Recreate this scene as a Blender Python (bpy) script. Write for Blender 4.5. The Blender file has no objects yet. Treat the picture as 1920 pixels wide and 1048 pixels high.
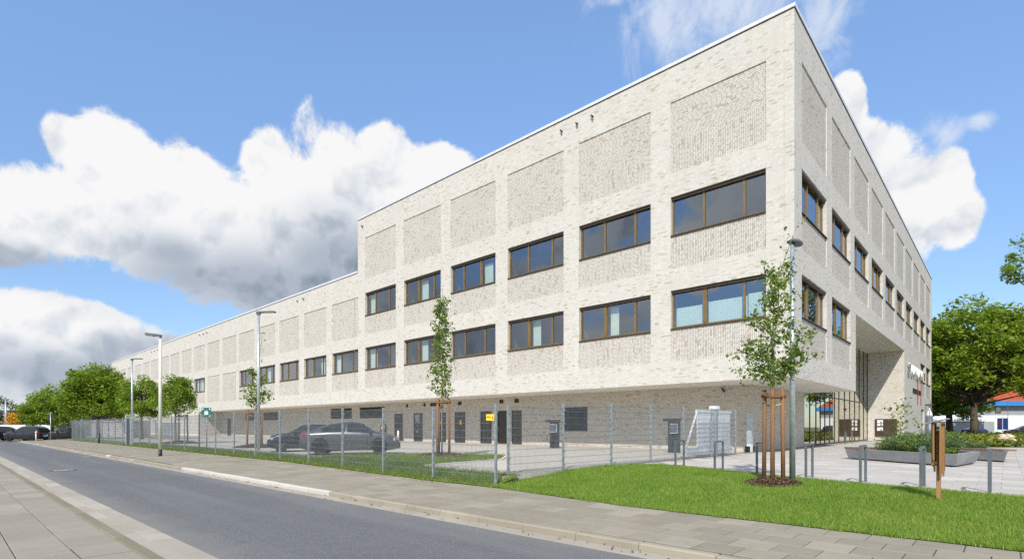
import bpy, math, random
import numpy as np
from mathutils import Vector, Matrix
random.seed(7)
RNG = np.random.default_rng(11)
SC = bpy.context.scene
COL = SC.collection
R = math.radians

# ------------------------------------------------------------------ camera, sky, sun, exposure
EYE = 1.5
cam_d = bpy.data.cameras.new('camera'); cam = bpy.data.objects.new('camera', cam_d); COL.objects.link(cam)
cam.location = (0, 0, EYE); cam.rotation_euler = (R(90), 0, 0)
cam_d.sensor_width = 36.0; cam_d.lens = 998.6 / 1920 * 36.0
cam_d.shift_y = (800 - 524) / 1920.0
cam_d.clip_start = 0.1; cam_d.clip_end = 6000
SC.camera = cam
SUN_EL, SUN_TO = 43.2, (0.256, 0.967)          # light travels towards +Y, a little to +X
SC.view_settings.view_transform = 'Standard'; SC.view_settings.look = 'None'
SC.view_settings.exposure = 0.50; SC.view_settings.gamma = 1.0
SC.cycles.use_denoising = False
SC.cycles.max_bounces = 8; SC.cycles.transparent_max_bounces = 12
SC.cycles.sample_clamp_indirect = 6.0

sun_d = bpy.data.lights.new('sun', 'SUN'); sun_d.energy = 3.3; sun_d.angle = R(0.53); sun_d.color = (1.0, 0.95, 0.87)
sun = bpy.data.objects.new('sun', sun_d); COL.objects.link(sun)
_e = R(SUN_EL)
_dir = Vector((SUN_TO[0] * math.cos(_e), SUN_TO[1] * math.cos(_e), -math.sin(_e)))
sun.rotation_euler = _dir.to_track_quat('-Z', 'Y').to_euler(); sun.location = (-5, -30, 40)


class NT:
    """small node-tree writer"""
    def __init__(s, nt): s.nt = nt; s.n = nt.nodes; s.l = nt.links
    def put(s, sock, v):
        if v is None: return
        if hasattr(v, 'is_output') or isinstance(v, bpy.types.NodeSocket): s.l.new(v, sock)
        else:
            if isinstance(v, (tuple, list)) and len(v) == 3 and sock.type == 'RGBA': v = (*v, 1)
            sock.default_value = v
    def node(s, t, ins=None, **kw):
        n = s.n.new(t)
        for k, v in kw.items(): setattr(n, k, v)
        for k, v in (ins or {}).items(): s.put(n.inputs[k], v)
        return n
    def m(s, op, a, b=None, c=None, clamp=False):
        n = s.n.new('ShaderNodeMath'); n.operation = op; n.use_clamp = clamp
        s.put(n.inputs[0], a); s.put(n.inputs[1], b); s.put(n.inputs[2], c)
        return n.outputs[0]
    def v(s, op, a, b=None, scale=None):
        n = s.n.new('ShaderNodeVectorMath'); n.operation = op
        s.put(n.inputs[0], a); s.put(n.inputs[1], b)
        if scale is not None: s.put(n.inputs['Scale'], scale)
        return n.outputs[0]
    def mix(s, f, a, b, mode='MIX'):
        n = s.n.new('ShaderNodeMix'); n.data_type = 'RGBA'; n.blend_type = mode
        s.put(n.inputs[0], f); s.put(n.inputs[6], a); s.put(n.inputs[7], b)
        return n.outputs[2]
    def ramp(s, f, stops, interp='LINEAR'):
        n = s.n.new('ShaderNodeValToRGB'); n.color_ramp.interpolation = interp
        el = n.color_ramp.elements
        while len(el) < len(stops): el.new(0.5)
        for e, (p, c) in zip(el, stops):
            e.position = p; e.color = (*c, 1) if len(c) == 3 else c
        s.put(n.inputs[0], f); return n.outputs[0]
    def sstep(s, x, a, b):
        n = s.n.new('ShaderNodeMapRange'); n.interpolation_type = 'SMOOTHSTEP'
        s.put(n.inputs[0], x); n.inputs[1].default_value = a; n.inputs[2].default_value = b
        return n.outputs[0]
    def noise(s, vec, scale, detail=4, rough=0.55, dist=0.0):
        n = s.node('ShaderNodeTexNoise', {'Vector': vec, 'Scale': scale, 'Detail': detail, 'Roughness': rough, 'Distortion': dist})
        return n.outputs['Fac'] if 'Fac' in n.outputs else n.outputs[0]
    def sep(s, vec):
        n = s.n.new('ShaderNodeSeparateXYZ'); s.put(n.inputs[0], vec); return n.outputs
    def comb(s, x, y, z=0.0):
        n = s.n.new('ShaderNodeCombineXYZ'); s.put(n.inputs[0], x); s.put(n.inputs[1], y); s.put(n.inputs[2], z); return n.outputs[0]


def azel(x, y):
    dx, dz = (x - 960) / 998.6, (800 - y) / 998.6
    return math.atan(dx), math.atan(dz / math.sqrt(1 + dx * dx))


def build_world():
    w = bpy.data.worlds.new('World'); SC.world = w; w.use_nodes = True
    t = NT(w.node_tree); t.n.clear()
    out = t.node('ShaderNodeOutputWorld')
    sky = t.node('ShaderNodeTexSky', sky_type='NISHITA', sun_disc=False)
    sky.sun_elevation = R(SUN_EL); sky.sun_rotation = math.atan2(-SUN_TO[0], -SUN_TO[1])
    sky.altitude = 50; sky.air_density = 1.0; sky.dust_density = 0.3; sky.ozone_density = 1.3
    d = t.node('ShaderNodeTexCoord').outputs['Generated']
    X, Y, Z = t.sep(d)[0:3]
    az = t.m('ARCTAN2', X, Y); el = t.m('ARCSINE', Z)

    def field(vec, det=8):
        wv = t.node('ShaderNodeTexNoise', {'Vector': vec, 'Scale': 6.0, 'Detail': 2.0}).outputs['Color']
        vec = t.v('ADD', vec, t.v('SCALE', t.v('SUBTRACT', wv, (0.5, 0.5, 0.5)), scale=0.07))
        f = t.noise(vec, 4.0, det, 0.68)
        v1 = t.node('ShaderNodeTexVoronoi', {'Vector': vec, 'Scale': 12.0}, feature='F1').outputs['Distance']
        a = t.m('MULTIPLY', f, 0.78)
        return t.m('ADD', a, t.m('MULTIPLY', t.m('SUBTRACT', 0.85, v1), 0.24))
    n0 = field(d)
    n1 = field(t.v('ADD', d, (-0.008, 0.0, 0.022)), 4)

    def blobs(lst):
        acc = None
        for (px, py, rx, ry) in lst:
            a, e = azel(px, py); ca = math.cos(a)
            ra, re = rx / 998.6 * ca * ca, ry / 998.6 * ca * math.cos(e)
            u = t.m('MULTIPLY_ADD', az, 1 / ra, -a / ra); v = t.m('MULTIPLY_ADD', el, 1 / re, -e / re)
            q = t.m('SUBTRACT', 1.0, t.m('SQRT', t.m('MULTIPLY_ADD', u, u, t.m('MULTIPLY', v, v))))
            acc = q if acc is None else t.m('SMOOTH_MAX', acc, q, 0.25)
        return acc
    cum = blobs([(120, 262, 52, 55), (235, 325, 135, 110), (15, 415, 105, 90), (350, 340, 120, 90),
                 (500, 300, 70, 70), (400, 430, 330, 130), (570, 400, 170, 150), (500, 515, 220, 80), (740, 315, 70, 75), (810, 330, 90, 60),
                 (700, 430, 200, 120), (150, 435, 200, 55),
                 (20, 600, 130, 65), (150, 630, 180, 65), (290, 665, 130, 55), (100, 715, 450, 100),
                 (1630, 310, 75, 85), (1700, 385, 115, 90), (1785, 325, 48, 55), (1790, 410, 62, 55), (1590, 200, 40, 60),
                 (1500, 360, 130, 110)])
    wisp = blobs([(1340, 10, 220, 110), (1240, 50, 50, 80), (1540, 30, 70, 80), (1150, 0, 50, 15), (1840, 225, 40, 20), (1770, 250, 50, 40)])
    inview = t.sstep(t.m('ABSOLUTE', az), R(62), R(48))
    gen = t.m('MULTIPLY', t.m('SUBTRACT', t.noise(t.v('MULTIPLY', d, (1, 1, 1.7)), 2.3, 2, 0.5), 0.465), 5.0)
    base = t.m('ADD', t.m('MULTIPLY', cum, inview), t.m('MULTIPLY', gen, t.m('SUBTRACT', 1.0, inview)))
    dens = t.m('ADD', base, t.m('MULTIPLY', t.m('SUBTRACT', n0, 0.462), 2.3))
    alpha = t.sstep(dens, 0.0, 0.21)
    streak = t.noise(t.v('MULTIPLY', d, (9, 4, 5)), 2.2, 6, 0.66, 0.8)
    wd = t.m('ADD', t.m('MULTIPLY', wisp, inview), t.m('MULTIPLY', t.m('SUBTRACT', streak, 0.50), 2.6))
    walpha = t.m('MULTIPLY', t.sstep(wd, -0.15, 1.0), 0.75)
    dark = blobs([(520, 545, 260, 80), (640, 500, 130, 90), (370, 520, 150, 50), (60, 500, 160, 35), (170, 700, 260, 45), (320, 670, 120, 40),
                  (330, 480, 90, 40), (1600, 470, 90, 40)])
    dgen = t.m('MULTIPLY', t.m('SUBTRACT', t.noise(d, 2.9, 2, 0.5), 0.5), 3.5)
    dark = t.m('ADD', t.m('MULTIPLY', dark, inview), t.m('MULTIPLY', dgen, t.m('SUBTRACT', 1.0, inview)))
    dk = t.sstep(t.m('ADD', dark, t.m('MULTIPLY', t.m('SUBTRACT', n0, 0.47), 1.2)), -0.75, 0.85)
    relief = t.m('MULTIPLY', t.m('SUBTRACT', n1, n0), 3.2)
    shade = t.m('SUBTRACT', 1.0, t.m('ADD', t.m('MULTIPLY', dk, 0.66), t.m('MAXIMUM', t.m('MINIMUM', relief, 0.34), -0.03)), clamp=True)
    ccol = t.ramp(shade, [(0.0, (0.25, 0.31, 0.40)), (0.4, (0.48, 0.54, 0.63)), (0.75, (0.80, 0.835, 0.89)), (1.0, (1.0, 1.0, 1.0))])
    tint = t.mix(1.0, sky.outputs[0], t.mix(t.sstep(el, 0.0, 0.75), (0.55, 0.61, 0.70), (1.16, 1.26, 1.34)), 'MULTIPLY')
    bg = t.node('ShaderNodeBackground', {'Color': tint, 'Strength': 0.15})
    cb = t.node('ShaderNodeBackground', {'Color': ccol, 'Strength': 0.665})
    wb = t.node('ShaderNodeBackground', {'Color': (0.80, 0.86, 0.96, 1), 'Strength': 0.68})
    m0 = t.node('ShaderNodeMixShader', {0: walpha, 1: bg.outputs[0], 2: wb.outputs[0]})
    m1 = t.node('ShaderNodeMixShader', {0: alpha, 1: m0.outputs[0], 2: cb.outputs[0]})
    t.l.new(m1.outputs[0], out.inputs[0])
    w.cycles.sampling_method = 'MANUAL'; w.cycles.sample_map_resolution = 512
build_world()

# ------------------------------------------------------------------ site frame: r into the plot (along the side facade), l along the street
C0 = Vector((12.509, 23.6, 0.0))
DR = Vector((0.67995, 0.73326, 0)); DL = Vector((-0.73326, 0.67995, 0))
ROT = math.atan2(DR.y, DR.x)
PZ = 0.22                                   # plaza and car park level


def W(r, l, z=0.0): return C0 + DR * r + DL * l + Vector((0, 0, z))
def RL(x, y):
    d = Vector((x, y, 0)) - C0; return d.dot(DR), d.dot(DL)
def lerp(a, b, t): return a + (b - a) * t
def clamp(x, a=0.0, b=1.0): return max(a, min(b, x))
def zf(l):                                  # pavement level at the fence
    return 0.0 if l < 5 else (0.13 * clamp((l - 5) / 9))
def walk_z(r, l): return zf(l) * clamp((r + 19.5) / 3.2)


# ------------------------------------------------------------------ materials
MATS = {}
def mat(name, fn):
    m = bpy.data.materials.new(name); m.use_nodes = True
    t = NT(m.node_tree); t.n.clear()
    out = t.node('ShaderNodeOutputMaterial')
    res = fn(t)
    t.l.new(res, out.inputs[0]); MATS[name] = m; return m
def pbsdf(t, col, rough=0.6, metal=0.0, spec=0.5, normal=None, **kw):
    n = t.node('ShaderNodeBsdfPrincipled', {'Base Color': col, 'Roughness': rough, 'Metallic': metal, 'Specular IOR Level': spec, **kw})
    if normal is not None: t.l.new(normal, n.inputs['Normal'])
    return n.outputs[0]
def ocoord(t): return t.node('ShaderNodeTexCoord').outputs['Object']
def gpos(t): return t.node('ShaderNodeNewGeometry').outputs['Position']
def bump(t, h, dist, strength=1.0): return t.node('ShaderNodeBump', {'Height': h, 'Distance': dist, 'Strength': strength}).outputs[0]
def simple(name, col, rough=0.6, metal=0.0, var=0.06, scale=3.0, spec=0.5, fine=0.0):
    def fn(t):
        p = gpos(t)
        f = t.noise(p, scale, 5, 0.6)
        lo = tuple(c * (1 - var * 2) for c in col); hi = tuple(min(1, c * (1 + var * 2)) for c in col)
        c = t.ramp(f, [(0.3, lo), (0.7, hi)])
        nr = bump(t, t.noise(p, 60, 3), 0.004, fine) if fine else None
        return pbsdf(t, c, t.m('ADD', rough - 0.08, t.m('MULTIPLY', f, 0.16)), metal, spec, nr)
    return mat(name, fn)


def brick(name, vertical, mortar, joint, dark_share, BL=0.245, BH=0.0835, warm=0.0):
    def fn(t):
        o = ocoord(t); s = t.sep(o)
        hor = t.m('ADD', s[0], s[1]); ver = s[2]
        u, v = (ver, hor) if vertical else (hor, ver)
        rowf = t.m('DIVIDE', v, BH); row = t.m('FLOOR', rowf)
        off = t.node('ShaderNodeTexWhiteNoise', {'W': row}, noise_dimensions='1D').outputs[0]
        colf = t.m('ADD', t.m('DIVIDE', u, BL), off); colx = t.m('FLOOR', colf)
        rn = t.node('ShaderNodeTexWhiteNoise', {'Vector': t.comb(colx, row)}, noise_dimensions='2D')
        rnd = rn.outputs[0]; rnd2 = t.sep(rn.outputs[1])[1]
        fx = t.m('FRACT', colf); fy = t.m('FRACT', rowf)
        jx = t.m('LESS_THAN', fx, joint / BL); jy = t.m('LESS_THAN', fy, joint / BH)
        mm = t.m('MAXIMUM', jx, jy)
        big = t.noise(o, 0.55, 4, 0.6)
        patch = t.noise(o, 1.7, 2, 0.5)
        w = warm
        c = t.ramp(rnd, [(0.0, (0.645, 0.622 - w * .5, 0.572 - w)), (0.30, (0.675, 0.655 - w * .5, 0.61 - w)), (0.6, (0.635, 0.609 - w * .5, 0.552 - w)),
                         (0.86, (0.585, 0.545 - w * .5, 0.475 - w))], 'CONSTANT')
        darkcol = t.ramp(rnd2, [(0.0, (0.40, 0.345, 0.28)), (0.4, (0.47, 0.39, 0.29)), (0.7, (0.34, 0.30, 0.265))], 'CONSTANT')
        thr = t.m('ADD', 1 - dark_share * 1.5, t.m('MULTIPLY', patch, dark_share))
        isd = t.m('GREATER_THAN', rnd, thr)
        c = t.mix(t.m('MULTIPLY', isd, 0.52), c, darkcol)
        fine = t.noise(o, 45, 3, 0.6)
        c = t.mix(t.m('MULTIPLY', t.m('SUBTRACT', fine, 0.35), 0.28, clamp=True), c, (0.50, 0.46, 0.40))
        mcol = t.mix(fine, mortar, tuple(x * 0.82 for x in mortar))
        c = t.mix(mm, c, mcol)
        streak = t.noise(t.v('MULTIPLY', o, (3.0, 3.0, 0.18)), 1.0, 4, 0.6)
        k = t.m('ADD', 0.785, t.m('ADD', t.m('MULTIPLY', big, 0.17), t.m('MULTIPLY', streak, 0.11)))
        c = t.mix(1.0, c, t.comb(k, k, k), 'MULTIPLY')
        h = t.m('ADD', t.m('MULTIPLY', mm, -1.0), t.m('MULTIPLY', rnd2, 0.6))
        return pbsdf(t, c, 0.82, 0, 0.3, bump(t, h, 0.006, 0.55))
    return mat(name, fn)
brick('brick_light', False, (0.60, 0.576, 0.522), 0.012, 0.045)
brick('brick_panel_h', False, (0.27, 0.235, 0.20), 0.018, 0.06, warm=0.012)
brick('brick_panel_v', True, (0.27, 0.235, 0.20), 0.018, 0.08, warm=0.012)
brick('brick_base_bounce', False, (0.59, 0.54, 0.465), 0.012, 0.07, warm=0.045)  # same brick with warm bounced light put into its colour, and more dark bricks
simple('coping', (0.78, 0.79, 0.80), 0.35, 0.3, 0.03)
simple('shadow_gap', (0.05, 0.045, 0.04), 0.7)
simple('joint_beige', (0.40, 0.37, 0.32), 0.9)  # dark beige tone of the vertical movement joints
simple('render_white', (0.78, 0.75, 0.69), 0.85, 0, 0.03, 0.8)
simple('plinth', (0.74, 0.72, 0.66), 0.85, 0, 0.06, 1.5)
simple('bronze', (0.245, 0.163, 0.066), 0.38, 0.35, 0.08, 2.0)
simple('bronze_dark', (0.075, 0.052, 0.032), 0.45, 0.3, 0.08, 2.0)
simple('door_dark', (0.06, 0.05, 0.045), 0.45, 0.1, 0.1, 2.0)
simple('interior', (0.22, 0.22, 0.215), 0.9)
simple('blind', (0.84, 0.87, 0.83), 0.9, 0, 0.02, 2.0)
simple('fence_wire', (0.22, 0.25, 0.27), 0.5, 0.4, 0.14, 9.0)
simple('galv', (0.40, 0.45, 0.48), 0.42, 0.65, 0.14, 9.0)
simple('galv_pole', (0.47, 0.53, 0.57), 0.38, 0.55, 0.10, 7.0)
simple('grey_paint', (0.115, 0.135, 0.155), 0.42, 0.1, 0.10, 4.0)
simple('charcoal', (0.035, 0.038, 0.044), 0.45, 0.1, 0.1, 4.0)
simple('lamp_cream', (0.66, 0.65, 0.58), 0.45, 0.0, 0.06, 3.0)
simple('black_band', (0.012, 0.012, 0.012), 0.5)
simple('white_gate', (0.72, 0.75, 0.78), 0.4, 0.15, 0.05, 3.0)
simple('lamp_lens', (0.75, 0.75, 0.70), 0.25)
simple('trough', (0.27, 0.275, 0.28), 0.75, 0, 0.08, 2.0, fine=0.3)
simple('soil', (0.045, 0.03, 0.02), 0.95, 0, 0.25, 8.0, fine=1.0)
simple('sign_green', (0.005, 0.14, 0.11), 0.4)
simple('sign_white', (0.80, 0.80, 0.80), 0.5)
simple('sign_yellow', (0.85, 0.62, 0.03), 0.45, 0, 0.02)
simple('sign_red', (0.62, 0.05, 0.06), 0.4, 0, 0.04)
simple('sign_blue', (0.03, 0.13, 0.5), 0.45)
simple('fire_red', (0.36, 0.03, 0.035), 0.4)
simple('tyre', (0.012, 0.012, 0.013), 0.8)
simple('rim_metal', (0.30, 0.31, 0.33), 0.25, 0.9)
simple('rim_dark', (0.035, 0.035, 0.04), 0.3, 0.7)
simple('lens_red', (0.35, 0.006, 0.012), 0.12)
simple('lens_clear', (0.55, 0.60, 0.63), 0.08, 0.2)
simple('trim_black', (0.012, 0.012, 0.014), 0.4)
simple('roof_red', (0.40, 0.085, 0.03), 0.75, 0, 0.14, 3.0)
simple('roof_dark', (0.06, 0.07, 0.09), 0.7, 0, 0.08, 0.3)
simple('wall_white', (0.72, 0.73, 0.74), 0.8, 0, 0.04, 0.5)
simple('wall_grey', (0.33, 0.34, 0.35), 0.8, 0, 0.04, 0.5)
simple('fascia_blue', (0.04, 0.22, 0.56), 0.4, 0, 0.05, 0.5)
simple('rock', (0.56, 0.46, 0.32), 0.9, 0, 0.25, 5.0, fine=1.0)
simple('bark', (0.10, 0.075, 0.05), 0.9, 0, 0.25, 14.0, fine=0.8)
simple('bark_young', (0.24, 0.20, 0.12), 0.85, 0, 0.3, 18.0, fine=0.5)
simple('manhole_iron', (0.20, 0.19, 0.17), 0.8, 0.1, 0.12, 14.0)
simple('asphalt_patch', (0.055, 0.057, 0.062), 0.85, 0, 0.2, 20.0)
simple('strap', (0.45, 0.33, 0.17), 0.9)


def glass_window(t):
    p = gpos(t)
    oi = t.node('ShaderNodeObjectInfo').outputs['Random']
    rv = t.node('ShaderNodeTexWhiteNoise', {'W': t.m('MULTIPLY', oi, 91.7)}, noise_dimensions='1D').outputs[1]
    gn = t.node('ShaderNodeNewGeometry').outputs['Normal']
    base = t.v('NORMALIZE', t.v('ADD', gn, t.v('SCALE', t.v('SUBTRACT', rv, (0.5, 0.5, 0.5)), scale=0.05)))
    nb = t.node('ShaderNodeBump', {'Height': t.noise(p, 0.9, 2, 0.5), 'Distance': 0.02, 'Strength': 0.15, 'Normal': base}).outputs[0]
    g = t.node('ShaderNodeBsdfGlossy', {'Color': (0.80, 0.86, 0.94, 1), 'Roughness': 0.012, 'Normal': nb})
    tr = t.node('ShaderNodeBsdfTransparent', {'Color': (0.70, 0.79, 0.76, 1)})
    fr = t.node('ShaderNodeFresnel', {'IOR': 1.75})
    bf = t.node('ShaderNodeNewGeometry').outputs['Backfacing']
    fac = t.m('ADD', t.m('MULTIPLY', fr.outputs[0], t.m('MULTIPLY', t.m('SUBTRACT', 1.0, bf), 0.95)), 0.20, clamp=True)
    return t.node('ShaderNodeMixShader', {0: fac, 1: tr.outputs[0], 2: g.outputs[0]}).outputs[0]
mat('glass', glass_window)
def glass_mirror(t):
    p = gpos(t)
    nr = bump(t, t.noise(p, 0.7, 2, 0.5), 0.02, 0.08)
    g = t.node('ShaderNodeBsdfGlossy', {'Color': (0.93, 0.93, 0.86, 1), 'Roughness': 0.01, 'Normal': nr})
    tr = t.node('ShaderNodeBsdfTransparent', {'Color': (0.45, 0.50, 0.46, 1)})
    fr = t.node('ShaderNodeFresnel', {'IOR': 1.8})
    bf = t.node('ShaderNodeNewGeometry').outputs['Backfacing']
    fac = t.m('ADD', t.m('MULTIPLY', fr.outputs[0], t.m('MULTIPLY', t.m('SUBTRACT', 1.0, bf), 0.8)), 0.45, clamp=True)
    return t.node('ShaderNodeMixShader', {0: fac, 1: tr.outputs[0], 2: g.outputs[0]}).outputs[0]
mat('glass_entrance', glass_mirror)
mat('car_glass', lambda t: pbsdf(t, (0.012, 0.016, 0.018), 0.03, 0, 0.8))
def paint(name, col, metal=0.5):
    mat(name, lambda t: pbsdf(t, col, 0.32, metal, 0.5, None, **{'Coat Weight': 0.9, 'Coat Roughness': 0.04}))
paint('paint_grey', (0.10, 0.103, 0.113)); paint('paint_navy', (0.016, 0.022, 0.030)); paint('paint_black', (0.010, 0.010, 0.012), 0.2)
paint('paint_blue', (0.02, 0.05, 0.16)); paint('paint_silver', (0.30, 0.31, 0.32))

def asphalt(t):
    p = gpos(t)
    s = t.sep(t.node('ShaderNodeTexCoord').outputs['Object'])
    f = t.noise(p, 0.35, 5, 0.6); g = t.noise(p, 55, 3, 0.75)
    st = t.node('ShaderNodeTexVoronoi', {'Vector': p, 'Scale': 75.0}, feature='F1').outputs['Distance']
    rnd = t.node('ShaderNodeTexVoronoi', {'Vector': p, 'Scale': 75.0}, feature='F1').outputs['Color']
    c = t.ramp(f, [(0.3, (0.112, 0.116, 0.122)), (0.7, (0.142, 0.145, 0.148))])
    c = t.mix(t.m('MULTIPLY', t.m('GREATER_THAN', t.sep(rnd)[0], 0.80), 0.55), c, (0.30, 0.29, 0.27))
    c = t.mix(t.m('MULTIPLY', t.sstep(st, 0.35, 0.75), 0.55), c, (0.05, 0.052, 0.056))
    c = t.mix(t.m('MULTIPLY', g, 0.35), c, (0.19, 0.19, 0.19))
    edge = t.m('MINIMUM', t.m('ADD', s[0], 23.45), t.m('SUBTRACT', -19.85, s[0]))
    dust = t.m('MULTIPLY', t.sstep(t.m('ADD', edge, t.m('MULTIPLY', t.noise(p, 1.3, 4, 0.6), 0.7)), 1.05, 0.15), 0.5)
    c = t.mix(dust, c, (0.27, 0.255, 0.225))
    lane = t.m('MULTIPLY', t.sstep(t.noise(t.comb(t.m('MULTIPLY', s[0], 1.1), t.m('MULTIPLY', s[1], 0.05)), 1.0, 2, 0.5), 0.45, 0.68), 0.42)
    c = t.mix(lane, c, (0.20, 0.20, 0.20))
    sp = t.m('MULTIPLY', t.sstep(t.noise(p, 1.15, 3, 0.5), 0.66, 0.74), 0.22); c = t.mix(sp, c, (0.06, 0.06, 0.062))
    return pbsdf(t, c, 0.78, 0, 0.35, bump(t, t.m('ADD', t.m('MULTIPLY', st, -1.0), g), 0.006, 0.7))
mat('asphalt', asphalt)

def slab(name, c0, c1, stain, rough=0.85):
    def fn(t):
        p = gpos(t)
        ge = t.node('ShaderNodeNewGeometry').outputs['Random Per Island']
        oi = t.node('ShaderNodeObjectInfo').outputs['Random']
        rnd = t.m('FRACT', t.m('ADD', t.m('MULTIPLY', oi, 7.3), t.m('MULTIPLY', ge, 3.1)))
        c = t.ramp(rnd, [(0.0, c0), (0.8, c1), (1.0, tuple(x * 1.14 for x in c1))])
        a = t.noise(p, 0.8, 5, 0.62); b = t.noise(p, 40, 3, 0.7); f2 = t.noise(p, 4.5, 5, 0.65)
        c = t.mix(t.m('MULTIPLY', t.sstep(a, 0.42, 0.72), 0.45), c, stain)
        c = t.mix(t.m('MULTIPLY', t.sstep(f2, 0.52, 0.75), 0.35), c, tuple(x * 0.8 for x in stain))
        c = t.mix(t.m('MULTIPLY', b, 0.30), c, tuple(x * 0.62 for x in c0))
        spot = t.m('MULTIPLY', t.sstep(t.noise(p, 11, 2, 0.4), 0.71, 0.76), 0.5)
        c = t.mix(spot, c, (0.10, 0.095, 0.085))
        return pbsdf(t, c, rough, 0, 0.3, bump(t, b, 0.003, 0.5))
    return mat(name, fn)
slab('walk_slab', (0.28, 0.248, 0.19), (0.33, 0.295, 0.23), (0.22, 0.195, 0.15))
slab('near_slab', (0.295, 0.26, 0.21), (0.335, 0.298, 0.245), (0.25, 0.22, 0.175))
slab('plaza_slab', (0.44, 0.415, 0.375), (0.52, 0.495, 0.455), (0.40, 0.37, 0.33))
slab('kerb_old', (0.315, 0.28, 0.215), (0.355, 0.32, 0.25), (0.24, 0.21, 0.16))
slab('kerb_olive', (0.215, 0.195, 0.135), (0.245, 0.225, 0.16), (0.17, 0.155, 0.11))
slab('kerb_new', (0.55, 0.525, 0.48), (0.63, 0.605, 0.56), (0.42, 0.39, 0.34))
slab('gutter', (0.375, 0.335, 0.275), (0.42, 0.38, 0.315), (0.29, 0.26, 0.21))
simple('joint', (0.085, 0.072, 0.055), 0.95, 0, 0.3, 3.0)
simple('joint_plaza', (0.27, 0.25, 0.22), 0.95, 0, 0.2, 3.0)
def parking(t):
    o = ocoord(t); p = gpos(t); s = t.sep(o)
    bx = t.node('ShaderNodeTexBrick', {'Vector': t.comb(s[1], s[0]), 'Color1': (0.45, 0.42, 0.37, 1), 'Color2': (0.51, 0.48, 0.43, 1), 'Mortar': (0.29, 0.265, 0.23, 1),
                                      'Scale': 1.0, 'Mortar Size': 0.006, 'Brick Width': 0.4, 'Row Height': 0.2})
    a = t.noise(p, 0.5, 5, 0.62); b = t.noise(p, 3.0, 5, 0.65)
    c = t.mix(t.m('MULTIPLY', t.sstep(a, 0.45, 0.72), 0.5), bx.outputs[0], (0.38, 0.345, 0.29))
    c = t.mix(t.m('MULTIPLY', t.sstep(b, 0.55, 0.75), 0.35), c, (0.32, 0.29, 0.25))
    return pbsdf(t, c, 0.85, 0, 0.3)
mat('parking', parking)
def ground_far(t):
    p = gpos(t)
    c = t.ramp(t.noise(p, 0.02, 4), [(0.35, (0.10, 0.13, 0.05)), (0.6, (0.20, 0.19, 0.14))])
    return pbsdf(t, c, 0.95, 0, 0.1)
mat('ground_far', ground_far)

def leafmat(name, cols, trans=0.35, sp=0.3):
    def fn(t):
        ri = t.node('ShaderNodeNewGeometry').outputs['Random Per Island']
        p = gpos(t)
        f = t.m('ADD', t.m('MULTIPLY', ri, 0.7), t.m('MULTIPLY', t.noise(p, 0.9, 3), 0.3))
        c = t.ramp(f, [(0.1, cols[0]), (0.5, cols[1]), (0.9, cols[2])])
        d = pbsdf(t, c, 0.5, 0, sp)
        tr = t.node('ShaderNodeBsdfTranslucent', {'Color': t.mix(1.0, c, (1.25, 1.35, 0.55), 'MULTIPLY')})
        return t.node('ShaderNodeMixShader', {0: trans, 1: d, 2: tr.outputs[0]}).outputs[0]
    return mat(name, fn)
leafmat('leaf_maple', [(0.10, 0.17, 0.018), (0.20, 0.295, 0.03), (0.33, 0.41, 0.055)], 0.44)
leafmat('leaf_chestnut', [(0.085, 0.15, 0.016), (0.21, 0.30, 0.03), (0.38, 0.45, 0.06)], 0.45)
leafmat('leaf_young', [(0.085, 0.15, 0.022), (0.17, 0.25, 0.045), (0.28, 0.35, 0.09)], 0.36)
leafmat('leaf_shrub', [(0.05, 0.10, 0.035), (0.10, 0.165, 0.065), (0.18, 0.25, 0.09)], 0.28)
leafmat('leaf_cover', [(0.09, 0.12, 0.018), (0.17, 0.21, 0.03), (0.29, 0.30, 0.06)], 0.28)
leafmat('leaf_orange', [(0.45, 0.20, 0.01), (0.65, 0.34, 0.02), (0.6, 0.45, 0.05)], 0.25)
leafmat('leaf_dark', [(0.025, 0.05, 0.018), (0.05, 0.09, 0.025), (0.09, 0.13, 0.04)], 0.25)
leafmat('grass_blade', [(0.11, 0.20, 0.016), (0.21, 0.33, 0.032), (0.37, 0.48, 0.10)], 0.42, 0.25)
leafmat('grass_rough', [(0.09, 0.16, 0.02), (0.18, 0.26, 0.04), (0.34, 0.36, 0.12)], 0.38, 0.25)
leafmat('mulch_chip', [(0.045, 0.024, 0.014), (0.11, 0.060, 0.034), (0.30, 0.20, 0.13)], 0.0)
def grass_patchy(t):
    ri = t.node('ShaderNodeNewGeometry').outputs['Random Per Island']; p = gpos(t)
    f = t.m('ADD', t.m('MULTIPLY', ri, 0.55), t.m('MULTIPLY', t.noise(p, 1.6, 4, 0.6), 0.45))
    c = t.ramp(f, [(0.15, (0.105, 0.20, 0.02)), (0.5, (0.205, 0.335, 0.042)), (0.85, (0.35, 0.46, 0.10))])
    dry = t.m('MULTIPLY', t.sstep(t.noise(p, 0.55, 3, 0.6), 0.52, 0.72), 0.32)
    c = t.mix(dry, c, (0.36, 0.38, 0.10)); lush = t.m('MULTIPLY', t.sstep(t.noise(t.v('ADD', p, (9, 3, 0)), 0.8, 3, 0.6), 0.55, 0.7), 0.5)
    c = t.mix(lush, c, (0.12, 0.25, 0.03))
    straw = t.m('MULTIPLY', t.m('GREATER_THAN', ri, 0.93), 0.8); c = t.mix(straw, c, (0.50, 0.46, 0.24))
    d = pbsdf(t, c, 0.55, 0, 0.25)
    tr = t.node('ShaderNodeBsdfTranslucent', {'Color': t.mix(1.0, c, (1.1, 1.15, 0.6), 'MULTIPLY')})
    return t.node('ShaderNodeMixShader', {0: 0.38, 1: d, 2: tr.outputs[0]}).outputs[0]
mat('grass_patchy', grass_patchy)
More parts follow.
